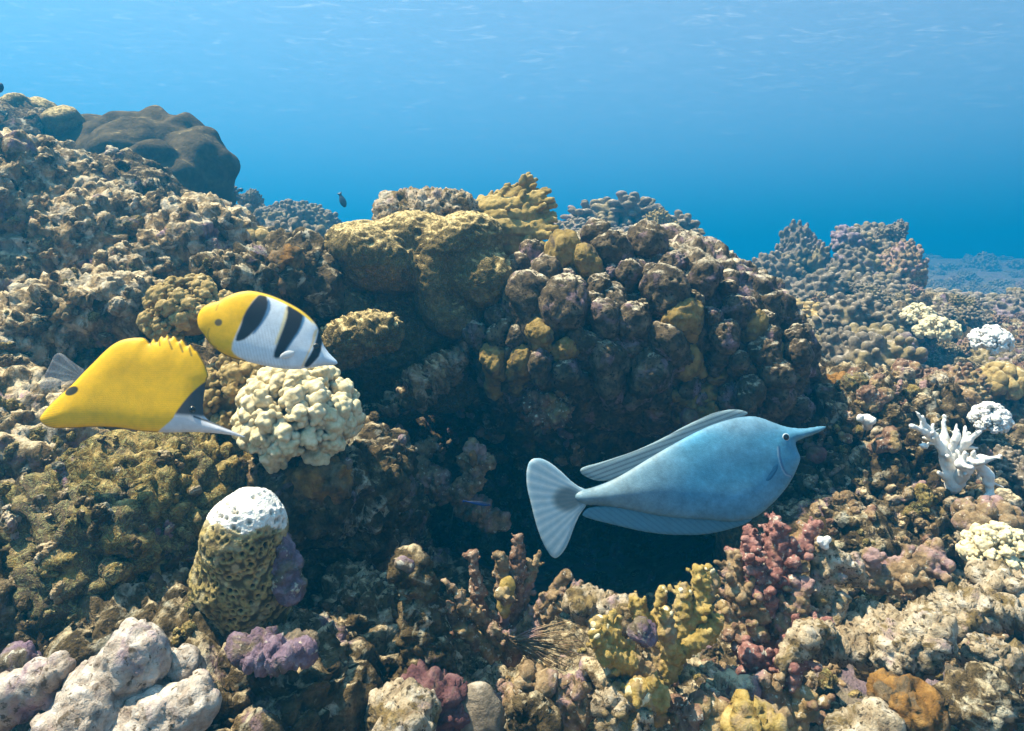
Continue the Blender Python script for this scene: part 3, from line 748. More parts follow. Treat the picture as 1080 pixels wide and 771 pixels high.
# ------------------------------------------------------------------ coral builders
def fib_dirs(n, up=(0, 0, 1), spread=90, jit=0.25):
    up = Vector(up).normalized(); q = up.to_track_quat('Z', 'Y'); out = []
    zc = math.cos(math.radians(spread))
    for i in range(n):
        z = 1 - (1 - zc) * (i + .5) / n; a = i * 2.39996 + rng.uniform(-jit, jit)
        r = math.sqrt(max(0, 1 - z * z))
        v = Vector((r * math.cos(a), r * math.sin(a), z)) + Vector(rng.normal(size=3) * jit * .35)
        out.append((q @ v).normalized())
    return out

def rotm(d, spin=None):
    q = Vector(d).to_track_quat('Z', 'Y')
    s = rng.uniform(0, 6.28) if spin is None else spin
    return (q.to_matrix().to_4x4() @ Matrix.Rotation(s, 4, 'Z')).to_euler()

def make_finger(seed, L=1.0, r=0.30, knobs=9):
    """stubby finger of unit length along +z, knobbly at the end"""
    r0 = np.random.default_rng(seed)
    pr = [cap((0, 0, 0), (0.05 * r0.normal(), 0.05 * r0.normal(), L * .72), r * .75, r, .12)]
    for i in range(knobs):
        z = L * r0.uniform(.45, 1.0); a = r0.uniform(0, 6.28); rr = r * (1.0 if z < .85 * L else .55)
        pr.append(ell((rr * math.cos(a), rr * math.sin(a), z * .9), r * r0.uniform(.32, .5), .12))
    pr.append(ell((0, 0, L * .86), r * .75, .12))
    V, Q = field_mesh(pr, 0.055)
    N = normals(V, Q); V = V + N * (0.025 * perlin(V * 5 + seed))[:, None]
    return V, Q

def make_pom(seed):
    r0 = np.random.default_rng(seed); r = .26
    pr = [cap((0, 0, 0), (.04 * r0.normal(), .04 * r0.normal(), .78), r * .6, r * .9, .06)]
    for i in range(17):
        z = .52 + .48 * (i + .5) / 17; a = i * 2.4 + r0.uniform(-.4, .4); rr = r * (1.12 if z < .8 else max(.2, 1.12 - (z - .8) * 5.0))
        pr.append(ell((rr * math.cos(a), rr * math.sin(a), z), r * r0.uniform(.30, .46), .035))
    V, Q = field_mesh(pr, 0.034)
    return V, Q
POMS = [make_pom(150 + i) for i in range(6)]
_pm = {}
def pom_me(i, mat):
    k = (i % len(POMS), mat.name)
    if k not in _pm: _pm[k] = to_mesh('finger', *POMS[k[0]], mat)
    return _pm[k]

FINGERS = [make_finger(100 + i, 1.0, .27 + .03 * (i % 3), 7 + i % 4) for i in range(6)]
_fm = {}
def finger_me(i, mat):
    k = (i % len(FINGERS), mat.name)
    if k not in _fm: _fm[k] = to_mesh('finger', *FINGERS[k[0]], mat)
    return _fm[k]

def make_lobe(seed):
    r0 = np.random.default_rng(seed)
    tx, ty = r0.normal(size=2) * .12
    pr = [cap((0, 0, -1.0), (tx, ty, .35), .46, .56, .1), ell((tx, ty, .5), (.56 + .1 * r0.normal(), .5 + .08 * r0.normal(), .5), .12)]
    for i in range(5):
        a = r0.uniform(0, 6.28); z = r0.uniform(-.3, .75); rr = .44 if z < .4 else .3
        pr.append(ell((tx + rr * math.cos(a), ty + rr * math.sin(a), z), .18 + .16 * r0.random(), .12))
    V, Q = field_mesh(pr, .062)
    N = normals(V, Q); p = V + seed * 3.1
    V = V + N * (.08 * fbm(p * 1.7, 3) + .07 * (1 - np.minimum(worley(p * 4.2)[0] * 1.4, 1)) - .06 * (worley(p * 3.1 + 7)[0] < .25) + .03 * ridged(p * 6, 2))[:, None]
    return V, Q
LOBES = [make_lobe(200 + i) for i in range(8)]
_lm = {}
def lobe_me(i, mat):
    k = (i % len(LOBES), mat.name)
    if k not in _lm: _lm[k] = to_mesh('lobe', *LOBES[k[0]], mat)
    return _lm[k]

def make_cauli(seed, n=80, flat=.7, kr=.10, branchy=0.0):
    """cauliflower colony of unit radius: a dome crowded with knobs"""
    r0 = np.random.default_rng(seed)
    pr = [ell((0, 0, -.05), (.66, .66, .62 * flat), .1)]
    for b in range(9):
        a = r0.uniform(0, 6.28); q = r0.uniform(.25, .72); rr = r0.uniform(.20, .42)
        pr.append(ell((q * math.cos(a), q * math.sin(a), flat * r0.uniform(-.05, .62) * (1 - .5 * q)), (rr, rr, rr * flat * r0.uniform(.8, 1.5)), .06))
    V0, Q0 = field_mesh(pr, .12)
    sel = V0[V0[:, 2] > -.35 * flat]; N0 = normals(V0, Q0)[V0[:, 2] > -.35 * flat]
    idx = r0.permutation(len(sel)); P = []; 
    for i in idx:
        if all(((sel[i] - q[0]) ** 2).sum() > (kr * 1.5 * r0.uniform(.75, 1.35)) ** 2 for q in P):
            P.append((sel[i], N0[i]))
    for p, nn in P:
        kk = kr * r0.uniform(.7, 1.3); L = kk * r0.uniform(.4, 1.7) + branchy * r0.random() * kr * 3
        d = nn + r0.normal(size=3) * .25 + np.array([0, 0, .35]); d /= np.linalg.norm(d)
        pr.append(cap(p - d * kr * .5, p + d * L, kk * .8, kk * r0.uniform(.75, 1.05), kr * .3))
    V, Q = field_mesh(pr, .036 if kr > .08 else .027)
    return V, Q
CAULI = [make_cauli(300, kr=.085), make_cauli(301, kr=.072, flat=.85), make_cauli(302, kr=.064, flat=.6), make_cauli(303, kr=.085, branchy=.8), make_cauli(304, kr=.060, flat=1.0), make_cauli(305, kr=.10, flat=.8)]
_cm = {}
def cauli_me(i, mat):
    k = (i % len(CAULI), mat.name)
    if k not in _cm: _cm[k] = to_mesh('colony', *CAULI[k[0]], mat)
    return _cm[k]

def make_lump(seed):
    r0 = np.random.default_rng(seed); pr = []
    kind = seed % 4
    if kind in (0, 1):
        for i in range(4):
            pr.append(ell(r0.normal(size=3) * .33, r0.uniform(.35, .62), .22))
    elif kind == 2:     # broken branch
        a = r0.normal(size=3) * .2; d = np.array([1, r0.normal() * .3, r0.normal() * .3])
        pr += [cap(a - d * .9, a + d * .9, .26, .2, .2), cap(a, a + np.array([.3, .5, .5]), .22, .16, .15), cap(a + d * .4, a + d * .4 + np.array([.1, -.5, .45]), .2, .15, .15)]
    else:               # hooked, hollowed lump
        for i in range(7):
            t = i / 6 * 4.2; pr.append(ell((.6 * math.cos(t), .2 * r0.normal(), .6 * math.sin(t)), r0.uniform(.24, .36), .2))
    V, Q = field_mesh(pr, .068)
    N = normals(V, Q); p = V + seed * 2.3
    V = V + N * (.13 * fbm(p * 1.8, 4) + .07 * ridged(p * 3.6, 2) - .10 * (worley(p * 2.6)[0] < .28))[:, None]
    return V, Q
LUMPS = [make_lump(400 + i) for i in range(12)]
_um = {}
def lump_me(i, mat):
    k = (i % len(LUMPS), mat.name)
    if k not in _um: _um[k] = to_mesh('lump', *LUMPS[k[0]], mat)
    return _um[k]

def coral_fingers(name, label, cat, px, py, d, R_px, n, flen, fw, mat, up=(0, -.3, .9), spread=100, core=.55, group=None, squash=(1, 1, 1), tip_mats=None, shape=None):
    """colony of stubby fingers round a core: core and every finger are parts"""
    c = Pt(px, py, d); R = R_px * far(d) / FPX
    root = empty(name, c); tag(root, label, cat, group)
    V, Q = field_mesh([ell((0, 0, 0), (R * core * squash[0], R * core * squash[1], R * core * squash[2]), .0)], R * .07)
    link('core', to_mesh('core', V, Q, mat), root)
    for i, dv in enumerate(fib_dirs(n, up, spread)):
        L = R * flen * rng.uniform(.85, 1.12); ww = R * fw * rng.uniform(.85, 1.2)
        st = Vector((dv.x * squash[0], dv.y * squash[1], dv.z * squash[2])) * (R * 1.0 - L)
        mt = mat if tip_mats is None else tip_mats[int(rng.integers(len(tip_mats)))]
        o = link('finger', (shape or finger_me)(i, mt), root, st)
        o.rotation_euler = rotm(dv); o.scale = (ww / .3, ww / .3, L)
    return root

def field_obj(name, prims, vox, mat, parent=None, disp=None, label=None, cat=None, group=None):
    V, Q = field_mesh(prims, vox)
    if disp is not None:
        V = disp(V, Q)
    o = solid(name, V, Q, mat, parent)
    if cat: tag(o, label, cat, group)
    elif label: o['label'] = label
    return o

def verruc(scale=60, amp=.006, amp2=.004, big=0.0):
    def f(V, Q):
        N = normals(V, Q); f1 = worley(V * scale)[0]
        d = amp * (1 - np.minimum(f1 * 1.5, 1)) + amp2 * fbm(V * scale * .5, 3)
        if big: d = d + big * fbm(V * 14, 3)
        return V + N * d[:, None]
    return f
def crusty(big=.02, mid=.010, knob=.008, fs=1.6, seed=0.):
    return lambda V, Q: crust(V, Q, big, mid, knob, fs, seed)

def knob_cluster(name, label, px, py, d, R, mat, n=11, cat='coral'):
    s = d / FPX; c = Pt(px, py, d); pr = [ell(c, (R * s * .9, R * s * .7, R * s * .6), .012)]
    for i in range(n):
        a = rng.uniform(-1.2, 1.2); t = rng.uniform(-.9, .3)
        v = np.array([math.sin(a), t * .8, math.cos(a) * .9]); v /= np.linalg.norm(v)
        L = R * s * rng.uniform(.7, 1.25); r = R * s * rng.uniform(.16, .30)
        pr.append(cap(c + v * L * .4, c + v * L, r, r * rng.uniform(.7, 1.1), .008))
        if rng.random() < .6: pr.append(ell(c + v * L + rng.normal(size=3) * r * .7, r * .7, .006))
    return field_obj(name, pr, .0032, mat, None, crusty(.007, .006, .006, 3.4, rng.uniform(0, 9)), label, cat)

def W(px, py, d): return Pt(px, py, d)
RAD = 1.0
def branch(pts, stubs=3, stub_r=.6, stub_l=1.6, k=.010):
    """pts: (px, py, depth, radius_px) along a branch -> tapered capsules with short side stubs"""
    pr = []
    P = [(W(p[0], p[1], p[2]), p[3] * RAD * p[2] / FPX) for p in pts]
    for (a, ra), (b, rb) in zip(P[:-1], P[1:]):
        pr.append(cap(a, b, ra, rb, k))
        L = np.linalg.norm(b - a); dr = (b - a) / max(L, 1e-6)
        sub = []
        for i in range(stubs):
            t = rng.uniform(.15, 1.0); c = a + (b - a) * t; r = ra + (rb - ra) * t
            v = rng.normal(size=3); v -= dr * (v @ dr); v /= np.linalg.norm(v) + 1e-9
            v = v * .8 + dr * .5
            ll = r * stub_l * rng.uniform(.6, 1.5)
            pr.append(cap(c, c + v * ll, r * stub_r, r * stub_r * .62, k * .6))
            if stubs > 4 and rng.random() < .5:
                v2 = v + rng.normal(size=3) * .6; pr.append(cap(c + v * ll * .7, c + v * ll * .7 + v2 * r * .8, r * stub_r * .8, r * stub_r * .5, k * .5))
    return pr

def branch_coral(name, label, cat, branches, mat, vox=.004, disp=None, group=None, part='branch', stubs=3, base=None, mats=None, tips=None, **kw):
    b0 = W(*branches[0][0][:3])
    root = empty(name, b0); tag(root, label, cat, group)
    for i, pts in enumerate(branches):
        field_obj(part, branch(pts, stubs, **kw), vox, mat if mats is None else mats[i % len(mats)], root, disp or verruc(70, .004, .003))
        if tips and i % 3 != 2:
            q = pts[-1]; r = q[3] * RAD * q[2] / FPX; e = W(*q[:3])
            field_obj('tip', [ell(e + np.array([0, 0, r * .3]), r * .72, 0), ell(e + np.array([r * .6, -r * .5, -r * .2]), r * .5, .001), ell(e + np.array([-r * .6, -r * .4, r * .1]), r * .5, .001), ell(e + np.array([r * .1, -r * .8, -r * .5]), r * .4, .001)], .0013, tips, root, verruc(200, .001, .0012))
    if base:
        field_obj('base', [ell(W(*q[:3]), q[3] * q[2] / FPX, .02) for q in base], vox * 1.3, mat, root, crusty(.012, .006, .005, 2))
    return root

def boulder(name, label, ells, mat, vox=.0065, cat='rock', big=.025, mid=.012, knob=.010, fs=1.5, k=.05, seed=0., group=None):
    return field_obj(name, [E(*e, k) for e in ells], vox, mat, None, crusty(big, mid, knob, fs, seed), label, cat, group)
# ------------------------------------------------------------------ left side
# dark massive coral, top left
root = empty('massive_coral', W(140, 190, 2.25)); tag(root, 'big smooth dark-brown massive coral at the top left against the water', 'coral')
def lobes_of(root, items, mat, vox, disp, part='lobe', mats=None):
    for i, (px, py, d, rx, rz, ry, tilt) in enumerate(items):
        R = np.array(Matrix.Rotation(math.radians(tilt), 3, 'Y'))
        field_obj(part, [ell(W(px, py, d), (rx * far(d) / FPX, ry, rz * far(d) / FPX), 0.0, R)], vox, mat if mats is None else mats[i], root, disp)
def softlump(a=.02, s=8, b=.003, s2=40):
    def f(V, Q):
        N = normals(V, Q); return V + N * (a * perlin(V * s) + a * .5 * perlin(V * s * 2.1) + b * perlin(V * s2))[:, None]
    return f
def eL(px, py, d, rx, rz, ry, tilt=0, k=.03):
    return ell(W(px, py, d), (rx * far(d) / FPX, ry, rz * far(d) / FPX), k, np.array(Matrix.Rotation(math.radians(tilt), 3, 'Y')))
field_obj('body', [eL(*q, .032) for q in ((150, 176, 2.30, 50, 50, .17, 8), (118, 178, 2.35, 72, 52, .2, 5), (208, 178, 2.28, 34, 40, .13, 20), (182, 152, 2.34, 40, 26, .13, 22), (150, 146, 2.36, 36, 24, .14, 10), (108, 146, 2.38, 40, 24, .14, 0), (180, 192, 2.22, 30, 24, .1, 10), (128, 160, 2.24, 30, 18, .1, 15), (200, 210, 2.30, 44, 26, .15, 15), (228, 168, 2.3, 14, 20, .08, 10), (168, 130, 2.34, 22, 14, .08, 5), (158, 168, 2.2, 22, 16, .08, 20), (215, 150, 2.3, 16, 14, .08, 20))], .011, M_smooth, root, softlump(.03, 6, .009, 20))
for q in ((66, 132, 2.30, 19, 20, .09, 0), (18, 116, 2.30, 18, 18, .1, 0), (42, 124, 2.33, 18, 20, .09, 0), (-10, 118, 2.3, 18, 18, .1, 0)):
    field_obj('lobe', [eL(*q)], .009, M_massive, root, softlump(.02, 8, .004))
boulder('crusted_ridge', 'tall crusted rock ridge on the left below the dark massive coral', [(35, 225, 1.72, 70, 72, .22), (100, 262, 1.70, 70, 56, .2), (-40, 260, 1.7, 110, 100, .25), (160, 268, 1.78, 60, 30, .16), (20, 300, 1.66, 90, 40, .2)], M_ridge, .007, seed=1.3)
boulder('crusted_rock', 'rounded rock outcrop with a dark hollow right of the left ridge', [(205, 268, 1.68, 48, 48, .15), (165, 285, 1.62, 55, 26, .13), (228, 255, 1.72, 34, 36, .12)], M_ridge, .0065, seed=2.1)
boulder('crusted_rock', 'knobbly pale rock shelf running down to the yellow tail', [(110, 318, 1.42, 60, 24, .12), (60, 345, 1.40, 44, 22, .12), (25, 390, 1.36, 55, 36, .13), (150, 330, 1.46, 50, 18, .12), (95, 335, 1.44, 30, 30, .1)], M_ridge, .006, seed=3.7)
boulder('crusted_rock', 'rounded lumpy rock at the left edge under the yellow fish', [(20, 440, 1.25, 60, 40, .13), (60, 470, 1.22, 55, 30, .12), (-10, 500, 1.2, 60, 50, .13)], M_ridge, .006, seed=4.9)
boulder('crusted_boulder', 'big golden-brown boulder left of the white-capped coral', [(140, 545, 1.04, 88, 72, .15), (95, 590, 1.0, 60, 46, .12), (185, 520, 1.08, 60, 44, .12), (160, 610, 1.02, 70, 40, .13), (215, 500, 1.10, 50, 22, .1)], M_gold, .0055, seed=5.2)
boulder('crusted_rock', 'low rock with a pinkish crust in the lower left corner', [(30, 620, .95, 70, 46, .12), (-10, 570, .98, 50, 50, .12), (70, 650, .93, 50, 28, .1)], M_rock, .005, seed=6.6)
boulder('crusted_rock', 'dark rock hump between the pale fingers and the purple patch', [(190, 690, .90, 70, 40, .12), (150, 650, .94, 50, 30, .1), (290, 750, .86, 90, 50, .14), (250, 700, .85, 56, 24, .07), (310, 692, .88, 34, 24, .07)], M_rock, .005, seed=7.4)
# tan stubby coral behind the fishes
coral_fingers('stubby_coral', 'tan stubby-fingered coral tucked behind the banded fish', 'coral', 200, 332, 1.22, 48, 40, .55, .18, M_tan, up=(-.1, -.7, .6), spread=100, core=.62, squash=(1.1, .8, .75), shape=pom_me)
coral_fingers('stubby_coral', 'tan stubby-fingered coral between the two yellow fishes and the cream one', 'coral', 265, 420, 1.17, 64, 54, .5, .15, M_tan, up=(-.1, -.8, .5), spread=100, core=.66, squash=(1.0, .7, .65), shape=pom_me)
coral_fingers('stubby_coral', 'low tan coral ledge beneath the silver snout', 'coral', 205, 468, 1.16, 48, 32, .5, .17, M_tan, up=(0, -.7, .7), spread=95, shape=pom_me, squash=(1.3, .7, .45))
coral_fingers('cauliflower_coral', 'cream-white cauliflower coral just right of the silver snout', 'coral', 315, 440, 1.08, 66, 70, .60, .175, M_white, up=(-.05, -.62, .75), spread=112, core=.48, squash=(1.0, .9, .74), shape=pom_me)
# rock under the cream coral with an orange patch
boulder('crusted_rock', 'dark rock pedestal under the cream-white coral', [(340, 505, 1.18, 56, 40, .12), (385, 505, 1.24, 30, 44, .1), (300, 500, 1.16, 50, 30, .1), (345, 565, 1.24, 56, 46, .12)], M_rock, .0055, seed=8.8)
field_obj('encrusting_sponge', [ell(W(335, 503, 1.055), (.035, .02, .026), .02), ell(W(318, 512, 1.05), (.025, .016, .02), .02), ell(W(352, 512, 1.06), (.02, .015, .02), .02)], .004, M_orange, None, crusty(.008, .004, .003, 3), 'rust-orange sponge patch below the cream-white coral', 'sponge')
field_obj('round_sponge', [ell(W(366, 489, 1.06), .0085, 0)], .0016, M_purple, None, verruc(120, .001, .001), 'small lilac round sponge below the cream-white coral', 'sponge')
# white-capped pitted coral
root = empty('pitted_coral', W(262, 640, .86)); tag(root, 'column-shaped brown pitted coral with a bright white cap', 'coral')
s = .86 / FPX
colm = [cap(W(262, 690, .92), W(254, 610, .88), 47 * s, 45 * s, .02), cap(W(255, 610, .88), W(259, 568, .86), 43 * s, 38 * s, .02), ell(W(260, 556, .86), (38 * s, 38 * s, 36 * s), .02), ell(W(278, 608, .88), (32 * s, 38 * s, 52 * s), .02)]
V, Q = field_mesh(colm, .0019)
N = normals(V, Q)
wv = np.stack([perlin(V * 30), perlin(V * 30 + 9), perlin(V * 30 + 21)], 1)
f1, f2, _ = worley(V * 122 + wv * .35)
zone = .010 * perlin(V * 22) + .006 * perlin(V * 70)
cz = V[:, 2] - (W(0, 547, .86)[2] - .12 * (V[:, 0] - W(258, 0, .86)[0])) + zone
pit = 1 - sstep(.16, .36, f1)
V = V + N * (-.0036 * pit + .0018 * sstep(.34, .5, f1) * (1 - sstep(.5, .75, f1)) + .0035 * perlin(V * 40) + .007 * perlin(V * 14))[:, None]
ring = sstep(.26, .40, f1) * (1 - sstep(.46, .70, f1))
var = np.clip(.5 + .5 * perlin(V * 26 + 4), 0, 1)
cb = lerp(np.tile([0.085, 0.062, 0.028], (len(V), 1)), np.array([0.46, 0.35, 0.13]), np.clip(ring * (.35 + .9 * var), 0, 1))
cb = lerp(cb, np.array([0.025, 0.02, 0.012]), pit * .9)
cb = lerp(cb, np.array([0.55, 0.46, 0.26]), sstep(.60, .72, .5 + .5 * perlin(V * 60 + 2)) * .6)
cw = lerp(np.tile([0.88, 0.85, 0.76], (len(V), 1)), np.array([0.30, 0.25, 0.15]), pit * .85) * (1 - .12 * np.clip(perlin(V * 50), 0, 1))[:, None]
cc = lerp(cb, np.array([0.62, 0.52, 0.30]), sstep(-.010, .001, cz) * .6); cc = np.where((cz > .0012)[:, None], cw, cc)
fz = cz[Q].mean(1) > .0012
M_pit = fish_mat('pitted_coral_tissue', .85, .15, 500, .0012, mottle=.5)
def sub_mesh(sel):
    u, inv = np.unique(Q[sel], return_inverse=True); return V[u], inv.reshape(-1, 4), cc[u]
for nm, sel in (('column', ~fz), ('cap', fz)):
    v_, q_, c_ = sub_mesh(sel); o = solid(nm, v_, q_, M_pit, root, c_)
    if nm == 'cap': o['label'] = 'white pitted cap'
field_obj('crust', [ell(W(303, 602, .86), (.012, .02, .03), .01), ell(W(308, 622, .855), (.012, .018, .014), .01), ell(W(297, 578, .865), (.008, .015, .02), .01)], .003, M_purple, root, crusty(.006, .003, .003, 4), 'purple crust')
field_obj('coralline_crust', [ell(W(270, 686, .765), (.020, .022, .007), .012), ell(W(295, 688, .765), (.018, .02, .006), .012), ell(W(316, 683, .775), (.013, .016, .006), .01)], .0022, M_purple, None, crusty(.008, .006, .005, 3.6), 'purple crusted shelf low on the rock under the white-capped coral', 'coralline')
# pale fingers, bottom left corner
s = .74
root = empty('finger_coral', W(90, 771, s)); tag(root, 'thick pale pinkish finger coral in the bottom left corner', 'coral')
for pts, mt in [([(60, 800, .74, 34), (110, 738, .735, 33), (143, 697, .73, 30)], M_lilac), ([(150, 720, .76, 20), (193, 707, .755, 18)], M_lilac), ([(-30, 770, .76, 20), (20, 735, .75, 19), (62, 708, .74, 12)], M_lilac),
                ([(-20, 735, .78, 20), (22, 700, .78, 18)], M_purple), ([(70, 810, .70, 38), (95, 758, .70, 32)], M_lilac), ([(100, 820, .72, 35), (160, 768, .71, 30), (205, 746, .71, 20)], M_lilac)]:
    field_obj('finger', branch(pts, 2, .5, 1.1, .02), .0034, mt, root, crusty(.004, .003, .003, 2.6))

# ------------------------------------------------------------------ middle
# golden massive coral
root = empty('massive_coral', W(410, 400, 1.55)); tag(root, 'broad golden-brown massive coral with folded lobes in the middle', 'coral')
def wormy(V, Q):
    N = normals(V, Q); wv = np.stack([perlin(V * 30 + 3), perlin(V * 30 + 40), perlin(V * 30 + 77)], 1)
    return V + N * (.012 * perlin(V * 8) + .005 * perlin(V * 19) + .0040 * (1 - np.abs(perlin(V * 60 + wv * .5)) * 3))[:, None]
field_obj('body', [eL(*q, .016) for q in ((420, 345, 1.66, 96, 80, .16, 0), (345, 312, 1.52, 52, 30, .10, -32), (398, 272, 1.50, 58, 34, .11, -22), (440, 250, 1.54, 44, 26, .10, -4), (487, 258, 1.47, 42, 32, .09, 22), (508, 292, 1.46, 34, 34, .08, -30), (462, 290, 1.49, 26, 54, .08, 10), (478, 330, 1.50, 44, 26, .08, -25), (330, 345, 1.58, 48, 44, .10, -20), (455, 380, 1.66, 70, 50, .10, -20), (400, 395, 1.66, 70, 50, .1, 0), (375, 335, 1.54, 44, 30, .08, -30))], .0048, M_massive, root, wormy)
boulder('knobbly_coral', 'pale crusted knob on top of the golden massive coral', [(440, 228, 1.58, 34, 20, .07), (475, 222, 1.60, 26, 16, .06), (412, 226, 1.56, 12, 16, .04), (455, 222, 1.6, 40, 14, .06)], M_pale, .004, 'coral', .010, .008, .007, 2.6, .02, 9.1)
boulder('knobbly_coral', 'tan crusted coral nub below the massive coral beside the white tail', [(385, 352, 1.34, 33, 18, .05), (362, 368, 1.36, 26, 18, .05), (400, 346, 1.35, 20, 14, .04)], M_massive, .0035, 'coral', .008, .006, .005, 3, .02, 10.2)
# yellow fire coral fan
root = empty('fire_coral', W(520, 250, 1.65)); tag(root, 'mustard fire coral with blades swept to the right on the ridge', 'coral')
def plate(px, py, d, L, ang, n, wid=.05):
    """a thin plate seen nearly edge-on, its right edge split into blunt fingers"""
    s = far(d) / FPX; c = W(px, py, d); ca, sa = math.cos(math.radians(ang)), math.sin(math.radians(ang))
    ux = np.array([ca, -.15, sa]); R = np.array(Matrix.Rotation(math.radians(ang), 3, 'Y'))
    pr = [ell(c, (L * s * .78, .020, .019), .01, R), ell(c - ux * L * s * .4, (L * s * .5, .022, .024), .012, R)]
    uz = np.array([-sa, 0, ca])
    for i in range(n):
        y = (i - (n - 1) / 2) / max(1, n - 1)
        a = c + ux * L * s * .45 + uz * y * .026; b = c + ux * L * s * rng.uniform(.85, 1.15) + uz * (y * .042 + .006) + np.array([0, rng.normal() * .012, 0])
        pr.append(cap(a, b, .0075, .0048, .005))
    for i in range(7):      # knobbly upper edge
        t = rng.uniform(-.7, .6); e = c + ux * L * s * t + uz * .018 * math.sqrt(max(0, 1 - t * t)) + np.array([0, rng.normal() * .01, 0])
        pr.append(cap(e, e + uz * rng.uniform(.006, .013) + ux * .008, .006, .0045, .005))
    return pr
for q in ((543, 207, 1.66, 26, 32, 5, .05), (536, 218, 1.63, 44, 8, 7, .06), (540, 229, 1.62, 40, 3, 6, .06), (545, 241, 1.61, 36, -6, 6, .055), (544, 251, 1.62, 30, -10, 5, .05), (548, 262, 1.63, 22, -14, 5, .04), (520, 216, 1.66, 28, 18, 4, .05)):
    field_obj('blade', plate(*q), .0032, M_fire, root, verruc(95, .0035, .0025))
field_obj('web', [ell(W(512, 238, 1.68), (.05, .045, .045), 0), ell(W(530, 240, 1.66), (.095, .018, .046), .02), ell(W(540, 224, 1.665), (.065, .016, .024), .02), ell(W(545, 252, 1.66), (.06, .016, .026), .02)], .005, M_fire, root, softlump(.008, 24))
# lobed mound
mound_c = W(665, 385, 1.78)
root = empty('lobed_coral', W(665, 470, 1.78)); tag(root, 'large mound of knobbly lobed coral above the unicornfish', 'coral')
mb = [E(620, 345, 1.62, 105, 80, .26, .06), E(700, 335, 1.64, 105, 80, .26, .06), E(765, 375, 1.64, 78, 66, .24, .06), E(560, 368, 1.60, 62, 56, .2, .06), E(660, 290, 1.74, 100, 34, .22, .06), E(690, 405, 1.66, 125, 40, .22, .06)]
V, Q = field_mesh(mb, .009); V = crust(V, Q, .02, .01, .01, 1.6, 2.2)
solid('mound', V, Q, M_lobe, root)
bvh_m = BVHTree.FromPolygons([tuple(v) for v in V], [tuple(q) for q in Q])
named = [(592, 275, 21, M_goldlobe), (621, 285, 17, M_goldlobe), (548, 322, 28, M_lobe), (592, 333, 27, M_lobe), (569, 358, 14, M_goldlobe), (518, 386, 17, M_goldlobe), (552, 385, 17, M_goldlobe), (598, 373, 14, M_goldlobe), (638, 345, 21, M_lobe), (728, 342, 22, M_goldlobe), (668, 300, 18, M_lobe), (690, 268, 22, M_lobe),
         (728, 382, 19, M_goldlobe), (757, 404, 15, M_goldlobe), (790, 350, 16, M_goldlobe), (705, 312, 24, M_lobe), (632, 262, 22, M_lobe), (655, 272, 20, M_lobe), (575, 300, 18, M_lobe), (668, 350, 20, M_lobe), (760, 360, 18, M_lobe), (800, 385, 20, M_lobe), (560, 275, 14, M_lobe), (770, 330, 17, M_lobe), (738, 300, 20, M_lobe), (700, 365, 22, M_lobe), (640, 385, 24, M_lobe), (680, 395, 26, M_lobe), (790, 412, 18, M_lobe), (820, 400, 18, M_lobe), (815, 425, 16, M_lobe), (780, 385, 16, M_lobe)]
done = [(a, b, c) for a, b, c, _ in named]
tries = 0
while len(named) < 100 and tries < 6000:
    tries += 1
    a, b = rng.uniform(505, 840), rng.uniform(262, 440)
    lo_b = np.interp(a, [500, 560, 650, 740, 840], [330, 275, 255, 290, 365]); hi_b = np.interp(a, [500, 560, 620, 700, 780, 840], [395, 400, 400, 425, 440, 435])
    if not (lo_b < b < hi_b): continue
    r = rng.uniform(10, 19)
    if all((a - p[0]) ** 2 + (b - p[1]) ** 2 > (.66 * (r + p[2])) ** 2 for p in done):
        done.append((a, b, r)); named.append((a, b, r, M_goldlobe if rng.random() < .07 else M_lobe))
for i, (a, b, r, mt) in enumerate(named):
    p, n, d = hit(a, b, bvh_m, 1.6)
    R = r * d / FPX
    dv = (Vector(n) * .65 + Vector((-.08, -.2, .75))).normalized()
    o = link('lobe', lobe_me(i, mt), root, Vector(p) - Vector(root.location) - dv * R * .2)
    o.rotation_euler = rotm(dv); o.scale = (R * 1.5 * rng.uniform(.85, 1.2), R * 1.35, R * 1.8)
# ledge left of the mound
field_obj('coral_ledge', [cap(W(402, 432, 1.40), W(440, 404, 1.42), .006, .010, .01), cap(W(440, 404, 1.42), W(476, 378, 1.46), .012, .008, .01), cap(W(476, 378, 1.46), W(518, 338, 1.54), .008, .007, .01), cap(W(425, 418, 1.44), W(470, 394, 1.48), .02, .022, .02), ell(W(392, 436, 1.42), (.016, .012, .010), .01)], .0036, M_ridge, None, crusty(.014, .009, .008, 3), 'pinkish-white crusted ledge slanting up to the lobed mound', 'coral')
field_obj('coral_ledge', [cap(W(385, 440, 1.42), W(430, 420, 1.42), .014, .014, .01), cap(W(430, 420, 1.42), W(450, 400, 1.46), .014, .02, .01)], .004, M_rock, None, crusty(.012, .006, .006, 3), 'thin grey ledge just below the pinkish ledge', 'coral')
field_obj('encrusting_sponge', [ell(W(500, 478, 1.42), (.014, .012, .02), .01), ell(W(497, 500, 1.42), (.02, .014, .03), .01), ell(W(515, 488, 1.42), (.018, .01, .01), .01), ell(W(488, 515, 1.42), (.018, .014, .018), .01)], .003, M_tanbranch, None, crusty(.012, .006, .004, 3.5), 'small tan crusted nub with an orange streak in the dark hollow', 'sponge')
field_obj('encrusting_sponge', [ell(W(499, 484, 1.395), (.008, .006, .018), 0)], .002, M_orange, None, verruc(80, .002, .002), 'bright orange streak on the tan nub in the dark hollow', 'sponge')
for a, b, r in ((566, 428, 11), (583, 436, 10), (600, 430, 9), (585, 413, 8), (595, 445, 8)):
    pass
knob_cluster('knob_coral', 'small cluster of pink-brown knobs under the lobed mound', 582, 436, 1.42, 20, M_pinkbranch, 9)
